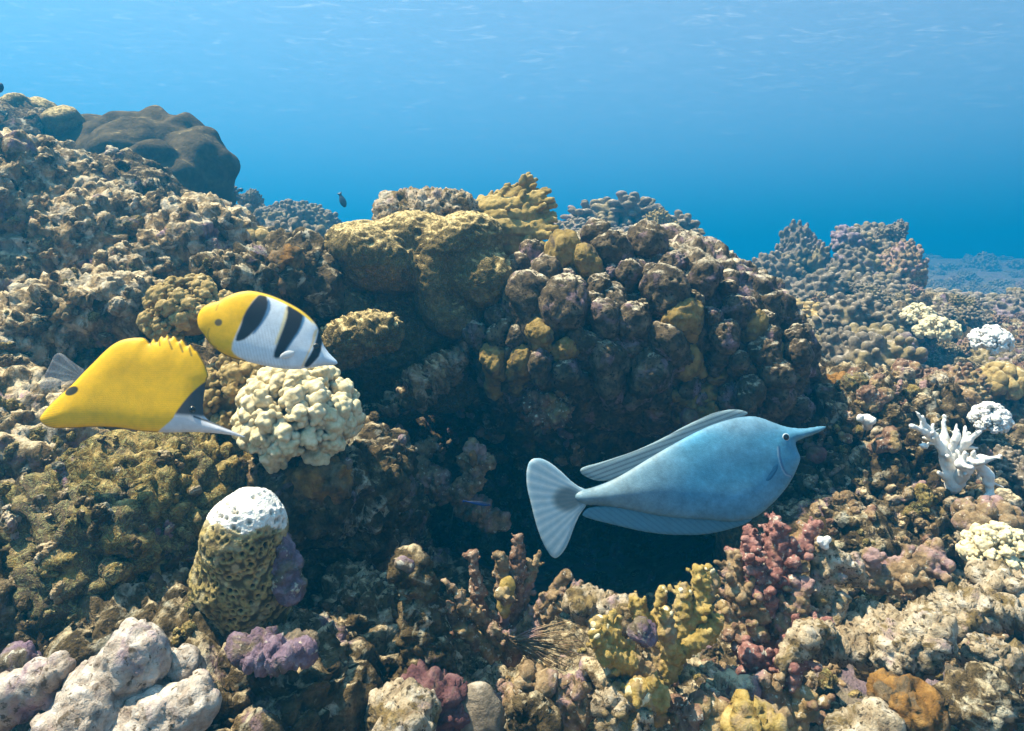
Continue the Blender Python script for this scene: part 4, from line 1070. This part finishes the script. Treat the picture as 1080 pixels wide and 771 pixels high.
knob_cluster('lump_sponge', 'tan lumpy sponge above the dorsal fin of the unicornfish', 738, 432, 1.44, 28, M_goldlobe, 7, 'sponge')
field_obj('round_sponge', [ell(W(727, 440, 1.36), .017, 0)], .003, M_red, None, verruc(90, .002, .002), 'small pink-red sponge at the back of the unicornfish', 'sponge')
# tumbled dead branches in the hollow
branch_coral('dead_branch_coral', 'crusted dead branches lying across the dark hollow', 'coral', [[(415, 470, 1.48, 9), (445, 500, 1.46, 11), (480, 525, 1.46, 9)], [(430, 480, 1.48, 6), (455, 470, 1.47, 5)], [(445, 505, 1.46, 8), (430, 530, 1.44, 7)], [(455, 495, 1.48, 5), (463, 512, 1.46, 3)], [(418, 475, 1.48, 6), (420, 455, 1.50, 3)], [(470, 520, 1.46, 10), (520, 550, 1.48, 9)]], M_tanbranch, .004, crusty(.012, .006, .006, 3))
field_obj('crusted_rock', [cap(W(388, 478, 1.28), W(432, 545, 1.36), .026, .018, .03), ell(W(395, 500, 1.30), (.026, .03, .045), .03)], .005, M_rock, None, crusty(.02, .01, .008, 2.4, 3), 'grey rock spur below and right of the cream-white coral', 'rock')

# grey table coral behind the ridge
root = empty('table_coral', W(655, 270, 2.9)); tag(root, 'wide grey branching table coral standing behind the lobed mound', 'coral')
for i, (px, py, d, rx, rz, ry) in enumerate([(650, 235, 2.9, 58, 28, .2), (610, 245, 2.85, 40, 22, .16), (700, 250, 2.85, 42, 25, .2), (660, 258, 2.8, 60, 28, .2), (722, 262, 2.85, 26, 18, .12), (600, 262, 2.7, 36, 14, .12), (690, 276, 2.75, 40, 18, .15)]):
    o = link('branch_cluster', cauli_me((3, 4, 3, 4, 2, 2, 4)[i], M_grey), root, Vector(W(px, py, d)) - root.location)
    e = far(d); o.scale = (rx * e / FPX, ry * 1.4, rz * e / FPX * 1.15); o.rotation_euler = (0, math.radians((0, -12, 18, 0, 28, 0, 10)[i]), 0)
o = link('branch_cluster', cauli_me(3, M_fire), root, Vector(W(694, 234, 2.72)) - root.location); o.scale = (.07, .07, .07); o['label'] = 'yellowish tip cluster'
o = link('branch_cluster', cauli_me(3, M_fire), root, Vector(W(703, 244, 2.72)) - root.location); o.scale = (.065, .07, .06); o.rotation_euler = (0, .5, 2)

def cauli(label, px, py, d, rx, rz, i=0, mat=None, ry=None, tilt=0, name='cauliflower_coral', group=None, spin=None):
    o = link(name, cauli_me(i, mat or M_grey), None, W(px, py, d)); tag(o, label, 'coral', group)
    e = far(d); o.scale = (rx * e / FPX / .95, (ry or rx * e / FPX) / .95, rz * e / FPX / .8); o.rotation_euler = (0, math.radians(tilt), rng.uniform(0, 6.28) if spin is None else spin)
    return o
# grey-blue hillocks between the left ridge and the massive coral
cauli('grey coral hillock just right of the dark massive coral', 245, 240, 2.7, 34, 34, 5)
cauli('darker rounded coral hillock with pebbly crown left of the damselfish', 290, 235, 2.9, 34, 30, 2, tilt=12)
cauli('pebbly grey coral hillock directly under the lone damselfish', 335, 238, 3.0, 34, 24, 1)
cauli('smooth grey hillock in front of the pebbly hillock', 318, 262, 2.5, 38, 34, 5)
cauli('low pale coral lump beside the top of the golden massive coral', 372, 262, 2.6, 30, 20, 0)
cauli('small ball-shaped coral on the far left hillock', 266, 212, 2.75, 13, 15, 2)
cauli('small knobbly coral tuft perched beside the dark massive coral', 238, 207, 2.6, 14, 12, 3)
boulder('crusted_rock', 'dark pyramid rock with an orange-topped crest behind the banded fish', [(285, 300, 1.42, 46, 28, .12), (250, 305, 1.40, 36, 22, .1), (320, 302, 1.44, 30, 24, .1), (300, 282, 1.45, 26, 16, .08)], M_rock, .005, seed=11.3)
field_obj('encrusting_sponge', [ell(W(301, 278, 1.36), (.026, .03, .02), .02), ell(W(294, 292, 1.35), (.016, .02, .02), .02), ell(W(296, 303, 1.33), (.018, .02, .01), .02)], .004, M_orange, None, crusty(.01, .006, .005, 3), 'orange sponge patch on the pyramid rock above the banded fish', 'sponge')
coral_fingers('stubby_coral', 'pale stubby coral on the rock just above the orange patch', 'coral', 265, 262, 1.75, 30, 18, .6, .3, M_tan, spread=100, squash=(1.2, .8, .6))
# ------------------------------------------------------------------ right side: cauliflower ridges, pale corals, rubble
cauli('pointed grey coral ridge, highest left of the two right-hand peaks', 845, 282, 3.1, 34, 46, 4, tilt=-25)
cauli('grey coral shoulder sloping down left from the pointed ridge', 812, 300, 3.0, 34, 32, 1)
cauli('overhanging grey coral head at the top of the right-hand peak', 912, 262, 3.0, 40, 34, 2, tilt=12)
cauli('small pale coral tuft on the tip of the right-hand peak', 943, 246, 2.95, 15, 13, 0, tilt=20)
cauli('rounded grey coral mound left of the brown-tinged mound on the right peak', 893, 296, 2.85, 36, 32, 1)
cauli('brown-tinged cauliflower mound right below the overhanging head', 946, 290, 2.85, 36, 34, 4, M_tanbranch)
cauli('grey-brown mound filling the foot of the right peak', 930, 325, 2.7, 50, 36, 1)
cauli('pale bumpy mound just under the pointed ridge', 850, 315, 2.7, 40, 30, 0)
cauli('grey pebbly hillock in the dip between the ridges', 782, 300, 3.0, 26, 24, 1)
cauli('golden-tipped mound in the middle of the right slope', 848, 332, 2.5, 34, 20, 5, M_tan)
cauli('purple-grey bumpy mound below the golden-tipped mound', 905, 345, 2.35, 48, 34, 1)
cauli('big grey cauliflower mound on the middle right slope', 928, 378, 2.15, 50, 40, 5)
cauli('grey cauliflower mound left of the big grey one, by the lobed mound', 872, 380, 2.2, 36, 34, 0)
cauli('small bumpy mound next to the right end of the lobed mound', 830, 362, 2.3, 32, 30, 2)
cauli('purple-brown bumpy mound beside the white antler coral', 1000, 418, 1.9, 46, 34, 4, M_pinkbranch)
cauli('grey mound behind the pale cauliflower cluster on the right', 1015, 325, 3.3, 46, 24, 5)
cauli('grey mound at the right edge beyond the white clump', 1070, 335, 3.0, 40, 30, 1)
cauli('grey mound under the upper white clump by the right edge', 1055, 395, 2.3, 36, 32, 0)
cauli('grey-brown mound at the right edge below the white cauliflower', 1078, 440, 2.0, 36, 40, 2)
cauli('brown mound at the right edge above the tan lumpy coral', 1070, 510, 1.7, 40, 34, 4)
coral_fingers('pale_cauliflower_coral', 'pale cream cauliflower cluster, leftmost pale patch on the right slope', 'coral', 968, 335, 2.5, 17, 26, .6, .22, M_white, shape=pom_me, spread=100, squash=(1.1, .9, .8))
coral_fingers('pale_cauliflower_coral', 'pale cream coral strip just under the leftmost pale patch', 'coral', 988, 350, 2.45, 22, 30, .6, .2, M_white, shape=pom_me, spread=100, squash=(1.2, .9, .5))
coral_fingers('white_cauliflower_coral', 'chunky white coral clump, upper one near the right edge', 'coral', 1044, 361, 2.1, 21, 30, .6, .22, M_purewhite, shape=pom_me, spread=100, squash=(1.1, .9, .7))
coral_fingers('white_cauliflower_coral', 'chunky white coral clump above the arms of the white antler coral', 'coral', 1044, 444, 1.55, 21, 30, .6, .22, M_purewhite, shape=pom_me, spread=105, squash=(1.05, .9, .9))
coral_fingers('pale_cauliflower_coral', 'whitish stubby coral right above the upper white clump', 'coral', 1056, 405, 2.0, 26, 26, .6, .25, M_tan, spread=100, squash=(1.1, .9, .7))
s = 1.5
RAD = .58
root = empty('antler_coral', W(1010, 520, s)); tag(root, 'bright white antler coral with pointed branches on the right slope', 'coral')
ab = [[(1005, 512, 1.34, 14), (998, 480, 1.34, 10), (985, 460, 1.33, 6), (966, 434, 1.32, 2.5)], [(990, 468, 1.34, 7), (974, 455, 1.32, 5), (961, 449, 1.31, 2)], [(998, 482, 1.34, 9), (996, 462, 1.35, 6), (996, 438, 1.36, 2.5)], [(1002, 480, 1.34, 8), (1008, 462, 1.33, 5), (1009, 447, 1.33, 2)],
      [(1004, 482, 1.34, 9), (1020, 465, 1.32, 6), (1034, 455, 1.31, 2.5)], [(1020, 466, 1.32, 4), (1022, 456, 1.32, 2)], [(1010, 508, 1.34, 12), (1020, 492, 1.30, 11), (1034, 485, 1.29, 7), (1055, 481, 1.28, 2.5)], [(1020, 495, 1.30, 10), (1012, 490, 1.29, 9)], [(1030, 490, 1.30, 8), (1042, 500, 1.30, 8), (1045, 522, 1.30, 6)], [(982, 458, 1.34, 5), (984, 447, 1.34, 2)], [(1015, 468, 1.34, 4), (1018, 450, 1.36, 1.8)], [(978, 470, 1.33, 5), (972, 470, 1.31, 2.5)]]
for pts in ab:
    field_obj('branch', branch(pts, 3, .5, 2.6, .005), .0022, M_purewhite, root, verruc(80, .002, .003))
RAD = 1.0
coral_fingers('lumpy_coral', 'tan-brown lumpy coral above the white-knobbed coral at the right edge', 'coral', 1040, 552, 1.16, 34, 24, .6, .24, M_tanbranch, up=(0, -.7, .7), spread=95, squash=(1.2, .8, .6))
coral_fingers('knobbed_coral', 'white-knobbed coral at the right edge above the pale slab', 'coral', 1052, 585, 1.08, 36, 34, .65, .19, M_white, up=(-.2, -.6, .7), shape=pom_me, spread=100, squash=(1.1, .9, .8))
field_obj('lump_sponge', [ell(W(872, 418, 1.55), .022, 0), ell(W(866, 412, 1.56), .016, .01), ell(W(880, 424, 1.55), .014, .01)], .003, M_goldlobe, None, softlump(.006, 30), 'yellow-gold lump on the rubble above the horn tip', 'sponge')
field_obj('encrusting_sponge', [ell(W(878, 404, 1.6), (.03, .02, .014), 0), ell(W(888, 402, 1.6), (.018, .02, .014), .01)], .003, M_orange, None, crusty(.008, .004, .004, 3), 'orange crust just above the yellow-gold lump', 'sponge')
field_obj('round_sponge', [ell(W(861, 479, 1.42), (.019, .016, .016), 0)], .003, M_red, None, verruc(80, .003, .002), 'small pink-red round coral beside the mouth of the unicornfish', 'sponge')
field_obj('cup_coral', [cap(W(915, 449, 1.4), W(914, 443, 1.38), .007, .009, 0), ell(W(908, 441, 1.37), .007, .006), ell(W(921, 444, 1.37), .006, .006)], .0026, M_purewhite, None, verruc(70, .003, .003), 'small white cup-shaped coral on the dark rubble right of the horn', 'coral')
field_obj('cup_coral', [ell(W(935, 463, 1.42), (.013, .012, .011), 0), ell(W(928, 458, 1.42), (.012, .012, .012), .006)], .0026, M_pale, None, crusty(.006, .004, .004, 3), 'pale bluish-white lump between the white cup and the antler coral', 'coral')
field_obj('lump_sponge', [ell(W(780, 408, 1.48), .026, 0), ell(W(808, 415, 1.48), .022, 0), ell(W(795, 412, 1.5), .02, .01)], .003, M_goldlobe, None, softlump(.008, 25), 'pair of golden lumps at the right foot of the lobed mound', 'sponge')
knob_cluster('knob_coral', 'tiny yellow tufted coral near the forehead of the unicornfish', 816, 430, 1.44, 9, M_yellow, 9)
# rock masses
boulder('crusted_rock', 'dark rubble-covered rock bank right of the unicornfish', [(905, 470, 1.55, 60, 50, .14), (940, 510, 1.5, 60, 46, .14), (890, 530, 1.46, 46, 46, .12), (985, 545, 1.42, 60, 30, .12), (870, 430, 1.68, 50, 30, .12), (950, 430, 1.75, 60, 26, .13)], M_rock, .006, 'rock', .035, .018, .014, 1.7, .05, 12.4)
boulder('crusted_ledge', 'long pale crusted slab slanting up to the right edge', [(1045, 636, 1.0, 44, 10, .03), (1000, 650, .99, 44, 8, .03), (945, 664, .98, 44, 7, .028), (890, 678, .97, 34, 7, .025), (1078, 622, 1.02, 30, 9, .04), (1012, 628, 1.02, 22, 7, .025), (1050, 610, 1.02, 18, 6, .025)], M_pale, .0034, 'rock', .009, .008, .007, 3.0, .015, 13.5)
field_obj('coralline_lump', [ell(W(962, 680, .9), (.034, .03, .028), 0), ell(W(980, 668, .9), (.02, .02, .018), .015), ell(W(945, 690, .9), (.018, .02, .018), .015)], .003, M_pale, None, crusty(.010, .006, .005, 3, 3.3), 'pink-white crusted lump below the middle of the pale slab', 'coralline')
field_obj('crusted_ledge', [cap(W(828, 705, .9), W(846, 678, .92), .010, .014, .02), cap(W(848, 674, .92), W(872, 664, .94), .012, .010, .02)], .0035, M_pale, None, crusty(.008, .005, .004, 3, 4.1), 'cream upright crust at the left end of the pale slab', 'rock')
field_obj('crusted_lump', [ell(W(1050, 697, .9), (.022, .02, .018), 0), ell(W(1038, 684, .9), (.010, .012, .018), .01), ell(W(1066, 700, .9), (.016, .016, .014), .01)], .003, M_pale, None, crusty(.012, .007, .006, 3, 5.2), 'cream hooked lump at the right edge under the pale slab', 'coral')
field_obj('crusted_lump', [ell(W(1030, 748, .82), (.028, .03, .02), 0), ell(W(1050, 735, .82), (.02, .02, .016), .015)], .003, M_rock, None, crusty(.010, .006, .005, 3, 6.2), 'greenish grey lump near the bottom right corner', 'coral')
field_obj('encrusting_sponge', [ell(W(955, 745, .84), (.026, .024, .02), 0), ell(W(940, 735, .85), (.016, .02, .016), .015), ell(W(972, 755, .84), (.014, .016, .02), .01)], .003, M_orange, None, crusty(.010, .006, .005, 3, 7.2), 'rust-orange sponge at the bottom under the pale slab', 'sponge')
field_obj('crusted_lump', [ell(W(905, 768, .82), (.024, .024, .008), 0), ell(W(925, 764, .82), (.016, .016, .008), .012)], .003, M_pale, None, crusty(.008, .005, .004, 3, 8.2), 'flat bluish-white lump at the bottom edge left of the orange sponge', 'coral')
branch_coral('finger_coral', 'tan finger coral with blunt horizontal arms above the pale slab', 'coral', [[(920, 612, 1.06, 11), (950, 603, 1.05, 15), (978, 592, 1.04, 12), (986, 590, 1.04, 9)], [(955, 602, 1.05, 10), (958, 580, 1.05, 5)], [(925, 615, 1.06, 10), (918, 590, 1.05, 8), (919, 585, 1.05, 6)], [(940, 618, 1.05, 9), (960, 612, 1.03, 8), (972, 611, 1.02, 5)], [(975, 625, 1.04, 12), (990, 625, 1.03, 10)]], M_tanbranch, .0024, verruc(110, .0045, .003, .003), stubs=4, stub_r=.5, stub_l=1.5, k=.006)
branch_coral('crusted_arm_coral', 'cream speckled arm bending over a gap left of the tan finger coral', 'coral', [[(868, 650, 1.0, 12), (864, 620, 1.0, 12), (870, 595, 1.0, 11), (880, 585, 1.0, 8)], [(878, 590, 1.0, 9), (898, 596, 1.01, 8), (908, 612, 1.03, 7)], [(872, 590, 1.0, 7), (874, 574, 1.0, 7)], [(880, 650, .99, 8), (888, 630, .99, 6)]], M_pale, .0024, verruc(110, .0045, .003, .003), stubs=4, stub_r=.5, stub_l=1.5, k=.006)
# rubble, one by one, where the slope shows it
deps = bpy.context.evaluated_depsgraph_get()
bpy.context.view_layer.update()
def scene_hit(px, py):
    d = Vector(((px - CX) / FPX, 1.0, (CY - py) / FPX)).normalized()
    o0 = Vector((0, 0, 0))
    for _ in range(6):
        ok, p, n, i, o, mx = sc.ray_cast(bpy.context.evaluated_depsgraph_get(), o0, d)
        if not ok: return None
        r = o
        while r.parent: r = r.parent
        if r.name.startswith(('haze', 'water_surface')) or r.get('category') == 'fish':
            o0 = p + d * .01; continue
        return p, n, r
    return None
def scatter(n, poly, rpx, mats, name, label, cat, group, sink=.25, allow=('reef_rock', 'seabed', 'crusted'), kind='lump', dens=1.15, maxd=14):
    poly = np.array(poly, float); lo, hi = poly.min(0), poly.max(0); done = []; tries = 0
    while len(done) < n and tries < n * 25:
        tries += 1
        a, b = rng.uniform(lo[0], hi[0]), rng.uniform(lo[1], hi[1])
        if poly_sd(poly, np.array([a]), np.array([b]))[0] > 0: continue
        r = math.exp(rng.uniform(math.log(rpx[0]), math.log(rpx[1])))
        if any((a - q[0]) ** 2 + (b - q[1]) ** 2 < (dens * .5 * (r + q[2])) ** 2 for q in done): continue
        h = scene_hit(a, b)
        if h is None or not h[2].name.startswith(allow) or h[0].y > maxd: continue
        p, nn, _ = h; R = r * p.y / FPX; R = min(R, .05 * max(1, p.y))
        done.append((a, b, r, p, nn, R))
    for a, b, r, p, nn, R in done:
        mt = mats[int(rng.integers(len(mats)))]; i = int(rng.integers(12))
        me = lump_me(i, mt) if kind == 'lump' else (cauli_me(i, mt) if kind == 'cauli' else finger_me(i, mt))
        o = link(name, me, None, p - nn * R * sink); tag(o, label, cat, group)
        if kind == 'lump':
            o.rotation_euler = Euler(rng.uniform(0, 6.28, 3)); o.scale = R * rng.uniform(.7, 1.2, 3)
        elif kind == 'cauli':
            o.rotation_euler = rotm((Vector(nn) * .5 + Vector((0, 0, 1))).normalized()); o.scale = R * rng.uniform(.8, 1.2, 3)
        else:
            o.rotation_euler = rotm((Vector(nn) + Vector((-.2, -.2, .8)) + Vector(rng.normal(size=3) * .4)).normalized()); o.scale = (R * 1.6, R * 1.6, R * 2.2)
    return len(done)
# ------------------------------------------------------------------ bottom foreground
RAD = .66
branch_coral('branch_coral', 'pinkish-tan branching coral with blunt upright tips below the fan tail', 'coral',
  [[(538, 690, 1.02, 15), (543, 640, 1.02, 12), (546, 600, 1.02, 9.5), (548, 566, 1.02, 6)], [(535, 660, 1.02, 11), (530, 625, 1.01, 9), (529, 585, 1.0, 6)], [(545, 650, 1.03, 10), (556, 615, 1.03, 8), (569, 582, 1.04, 4.5)], [(525, 680, 1.01, 12), (505, 640, 1.0, 10), (499, 600, 1.0, 8), (498, 585, 1.0, 6)],
   [(550, 665, 1.01, 12), (572, 640, 1.0, 10), (590, 615, 1.0, 7), (597, 604, 1.0, 4)], [(560, 665, 1.0, 11), (588, 640, .99, 8), (613, 614, .99, 4)], [(520, 690, 1.0, 12), (490, 665, .99, 10), (474, 640, .99, 8)], [(515, 660, .99, 9), (490, 640, .98, 8), (470, 612, .98, 7)], [(545, 680, 1.0, 12), (520, 665, .97, 10)], [(538, 640, .99, 9), (528, 628, .97, 8)]],
  M_tanbranch, .0022, verruc(135, .0042, .003, .003), stubs=7, stub_r=.42, stub_l=1.9, k=.006, mats=[M_pinkbranch, M_tanbranch, M_tanbranch])
field_obj('coral_patch', [ell(W(532, 632, .985), (.010, .010, .024), .01), ell(W(536, 618, .985), (.008, .008, .012), .01)], .003, M_yellow, None, verruc(90, .003, .002), 'yellow patch at the heart of the pinkish-tan branching coral', 'coral')
# pillar
field_obj('pillar_rock', [cap(W(458, 790, .91), W(452, 690, .91), 20 * .91 / FPX, 17 * .91 / FPX, .01), cap(W(452, 690, .91), W(440, 612, .91), 16 * .91 / FPX, 12 * .91 / FPX, .01), ell(W(431, 598, .91), (13 * .91 / FPX, .016, 12 * .91 / FPX), .015), ell(W(450, 712, .91), (.024, .025, .05), .02)], .003, M_rock, None, crusty(.007, .006, .005, 3.2, 1.9), 'upright crusted pillar with a lilac tip left of the branching coral', 'rock')
field_obj('coralline_crust', [ell(W(425, 594, .893), (.009, .009, .008), 0), ell(W(432, 598, .893), (.007, .007, .007), .006)], .002, M_purple, None, verruc(90, .003, .002), 'lilac crust on the tip of the upright pillar', 'coralline')
boulder('crusted_rock', 'grey knobbly rock left of the upright pillar', [(380, 632, 1.08, 22, 22, .06), (396, 640, 1.06, 18, 14, .05), (368, 660, 1.06, 24, 34, .07), (388, 690, 1.0, 34, 20, .06), (395, 730, .98, 46, 32, .07)], M_rock, .0045, 'rock', .016, .010, .009, 2.4, .03, 14.6)
field_obj('coralline_crust', [ell(W(455, 745, .86), (.034, .02, .028), 0), ell(W(440, 730, .87), (.02, .02, .014), .015), ell(W(470, 760, .86), (.02, .02, .02), .015)], .003, M_red, None, crusty(.010, .006, .005, 3, 2.7), 'dark red crust at the foot of the upright pillar', 'coralline')
field_obj('crusted_lump', [ell(W(425, 765, .8), (.03, .03, .022), 0), ell(W(410, 755, .82), (.018, .02, .016), .012), ell(W(440, 752, .82), (.016, .016, .012), .012)], .003, M_pale, None, crusty(.010, .006, .005, 3, 9.2), 'yellowish-white crusted lump at the bottom edge beside the dark red crust', 'coral')
field_obj('sponge_lobe', [ell(W(503, 748, .86), (.026, .02, .032), 0), ell(W(508, 765, .86), (.03, .024, .026), .02)], .003, M_grey, None, softlump(.004, 30), 'smooth pale grey sponge lobe at the bottom edge', 'sponge')
# feathery tuft
root = empty('feather_tuft', W(540, 672, .97)); tag(root, 'dark feathery tuft fanning right from under the branching coral', 'hydroid')
for i in range(60):
    a = rng.uniform(-.5, .75); L = rng.uniform(38, 84); b0 = W(538 + rng.uniform(-3, 3), 676 + rng.uniform(-6, 10), .975)
    pts = [b0]
    for k in range(1, 6):
        t = k / 5; pts.append(W(538 + L * t * math.cos(a), 676 + L * t * math.sin(a) + 6 * t * t + 2 * math.sin(3 * t + i), .975 - .02 * t + .03 * (i % 7) / 7 * t))
    pts = [np.array(p) - np.array(root.location) for p in pts]
    r0 = .0011; Vs = []; Qs = []
    for k, p in enumerate(pts):
        for j in range(4):
            Vs.append(p + r0 * (1 - .7 * k / 5) * np.array([0, math.cos(j * 1.571), math.sin(j * 1.571)]))
        if k:
            for j in range(4): Qs.append([4 * k - 4 + j, 4 * k - 4 + (j + 1) % 4, 4 * k + (j + 1) % 4, 4 * k + j])
    link('filament', to_mesh('filament', np.array(Vs), np.array(Qs), M_tanbranch), root)
# yellow branching coral
RAD = .86
branch_coral('yellow_branch_coral', 'yellow branching coral with bumpy white-tipped arms, bottom centre', 'coral',
  [[(690, 745, 0.88, 20), (680, 715, 0.88, 17), (655, 690, 0.88, 15), (640, 672, 0.87, 14), (632, 658, 0.87, 10)], [(665, 700, 0.87, 14), (640, 690, 0.86, 12), (626, 668, 0.85, 6)], [(700, 710, 0.89, 15), (690, 680, 0.90, 12), (672, 640, 0.91, 9), (669, 634, 0.91, 7)], [(695, 690, 0.91, 10), (693, 655, 0.92, 8), (699, 622, 0.92, 5)], [(705, 700, 0.89, 16), (715, 670, 0.89, 14), (722, 640, 0.89, 11), (722, 622, 0.89, 8)],
   [(722, 660, 0.89, 13), (738, 640, 0.89, 11), (740, 615, 0.89, 9), (737, 602, 0.89, 6)], [(740, 640, 0.90, 9), (752, 615, 0.91, 7), (748, 600, 0.91, 5)], [(710, 690, 0.87, 12), (702, 665, 0.86, 9), (703, 645, 0.86, 6)], [(725, 680, 0.88, 13), (745, 668, 0.88, 11), (757, 655, 0.88, 8)], [(690, 735, 0.85, 18), (672, 728, 0.84, 14)]],
  M_yellow, .0020, verruc(165, .0040, .002), stubs=4, stub_r=.36, stub_l=1.7, k=.005, tips=M_white)
field_obj('crusted_lump', [ell(W(674, 668, .84), (.011, .012, .009), 0), ell(W(684, 672, .84), (.008, .009, .008), .008)], .0028, M_purple, None, crusty(.006, .004, .004, 3.4, 3.1), 'lilac-white pitted lump resting among the yellow branches', 'coral')
field_obj('crusted_lump', [cap(W(620, 640, .98), W(650, 652, .96), .018, .016, .01), ell(W(611, 637, .97), .014, .008)], .0028, M_pale, None, crusty(.008, .005, .004, 3.2, 3.9), 'white-speckled arm between the branching coral and the yellow coral', 'coral')
# pink-brown bush
RAD = .74
branch_coral('bushy_coral', 'reddish-brown bushy branching coral under the belly of the unicornfish', 'coral',
  [[(815, 690, 1.0, 22), (815, 640, 1.0, 20), (815, 600, 1.0, 16), (820, 570, 1.0, 12), (818, 548, 1.0, 6)], [(820, 600, 1.0, 13), (838, 578, 1.0, 11), (852, 562, 1.0, 8), (862, 553, 1.0, 5)], [(805, 640, .98, 18), (795, 610, .98, 15), (790, 588, .98, 10), (794, 575, .98, 6)], [(800, 650, .97, 16), (778, 625, .97, 13), (772, 600, .98, 9), (780, 590, .98, 5)],
   [(800, 670, .96, 16), (770, 660, .96, 12), (765, 640, .97, 8)], [(825, 660, .97, 16), (840, 640, .97, 12), (848, 615, .98, 9)], [(800, 575, 1.02, 9), (790, 560, 1.02, 6)], [(830, 680, .95, 15), (845, 668, .95, 11), (875, 655, .95, 7)], [(810, 700, .94, 18), (790, 690, .93, 14)], [(828, 730, .92, 18), (835, 700, .92, 14), (850, 690, .92, 9)], [(820, 745, .9, 16), (805, 720, .9, 12)], [(838, 760, .9, 18), (850, 735, .9, 12)]],
  M_pinkbranch, .0022, verruc(130, .0045, .003, .003), stubs=9, stub_r=.40, stub_l=1.9, k=.006, mats=[M_rose, M_rose, M_rose, M_tanbranch, M_pinkbranch, M_tanbranch, M_rose])
field_obj('lump_sponge', [ell(W(866, 571, .985), .0055, 0), ell(W(870, 575, .985), .005, .004), ell(W(873, 569, .985), .0045, .004)], .0013, M_purewhite, None, verruc(180, .0012, .001), 'tiny white lump on top of the reddish-brown bushy coral', 'coral')
# rubble corals along the bottom edge
for (px, py, d, mt, lab) in [(560, 735, .9, M_tanbranch, 'brownish-pink knob cluster at the bottom between the grey lobe and the tuft'), (600, 735, .88, M_tanbranch, 'cream and tan knob cluster along the bottom edge under the tuft'), (640, 730, .88, M_ridge, 'lilac-tinged knob cluster just left of the foot of the yellow coral'),
                             (655, 750, .85, M_pale, 'pale pinkish knobs at the bottom edge under the yellow coral'), (765, 735, .9, M_ridge, 'tan pebbly cluster right of the foot of the yellow coral'), (735, 760, .86, M_pinkbranch, 'pinkish pebbly cluster at the bottom edge right of the yellow coral'), (560, 765, .84, M_rock, 'mottled knob cluster at the bottom edge right of the grey lobe'), (795, 765, .84, M_yellow, 'yellowish knob cluster at the bottom edge right of the pinkish pebbly cluster')]:
    knob_cluster('knob_coral', lab, px, py + 6, d, 24, mt)
bpy.context.view_layer.update()
# scattered lumps
MIXM = [M_rock, M_pale, M_tanbranch, M_rock, M_ridge, M_pinkbranch, M_gold, M_ridge]
scatter(135, [(830, 400), (1085, 380), (1085, 640), (900, 640), (850, 560), (850, 470)], (7, 19), MIXM, 'coral_lump', 'small crusted coral lump lying loose on the right slope below the ridges', 'coral lump', 'loose coral lumps on the right slope', allow=('reef_rock', 'seabed', 'crusted_rock'))
scatter(32, [(840, 660), (1085, 640), (1085, 775), (840, 775)], (8, 20), [M_rock, M_gold, M_tanbranch, M_rock, M_ridge], 'coral_fragment', 'crusted coral lump in the shadowed bottom right corner', 'coral lump', 'coral lumps in the bottom right corner', allow=('reef_rock', 'seabed', 'crusted_rock'))
RAD = 1.0
scatter(55, [(440, 690), (860, 680), (860, 775), (400, 775)], (6, 17), MIXM, 'coral_fragment', 'crusted coral lump filling in between the branching corals along the bottom', 'coral lump', 'coral lumps along the bottom', allow=('reef_rock', 'seabed', 'crusted_rock'))
scatter(70, [(380, 440), (560, 430), (760, 560), (700, 620), (420, 600)], (7, 20), [M_rock, M_rock, M_tanbranch, M_purple], 'coral_lump', 'dim crusted coral lump inside the dark hollow', 'coral lump', 'coral lumps in the dark hollow', allow=('reef_rock', 'seabed', 'crusted_rock'))
scatter(110, [(-5, 150), (120, 150), (250, 240), (240, 300), (140, 350), (60, 400), (-5, 400)], (5, 14), [M_ridge, M_ridge, M_rock, M_gold, M_ridge], 'coral_nodule', 'small crusted knob growing on the left ridge', 'coral lump', 'crusted knobs on the left ridge', allow=('reef_rock', 'crusted'))
scatter(70, [(-5, 420), (250, 480), (220, 670), (-5, 680)], (6, 16), [M_gold, M_rock, M_ridge, M_gold], 'coral_nodule', 'small crusted knob on the rocks below the yellow fish', 'coral lump', 'crusted knobs below the yellow fish', allow=('reef_rock', 'crusted'))
scatter(60, [(760, 295), (1085, 300), (1085, 420), (830, 420)], (9, 24), [M_grey, M_grey, M_tanbranch, M_pinkbranch], 'cauliflower_coral', 'small grey cauliflower coral among the mounds of the right slope', 'coral', 'small cauliflower corals on the right slope', allow=('reef_rock', 'seabed'), kind='cauli', maxd=30)
scatter(150, [(940, 262), (1085, 262), (1085, 330), (960, 330)], (6, 20), [M_grey], 'cauliflower_coral', 'hazy grey coral head on the far reef at the right edge', 'coral', 'far coral heads at the right edge', allow=('seabed',), kind='cauli', maxd=60)
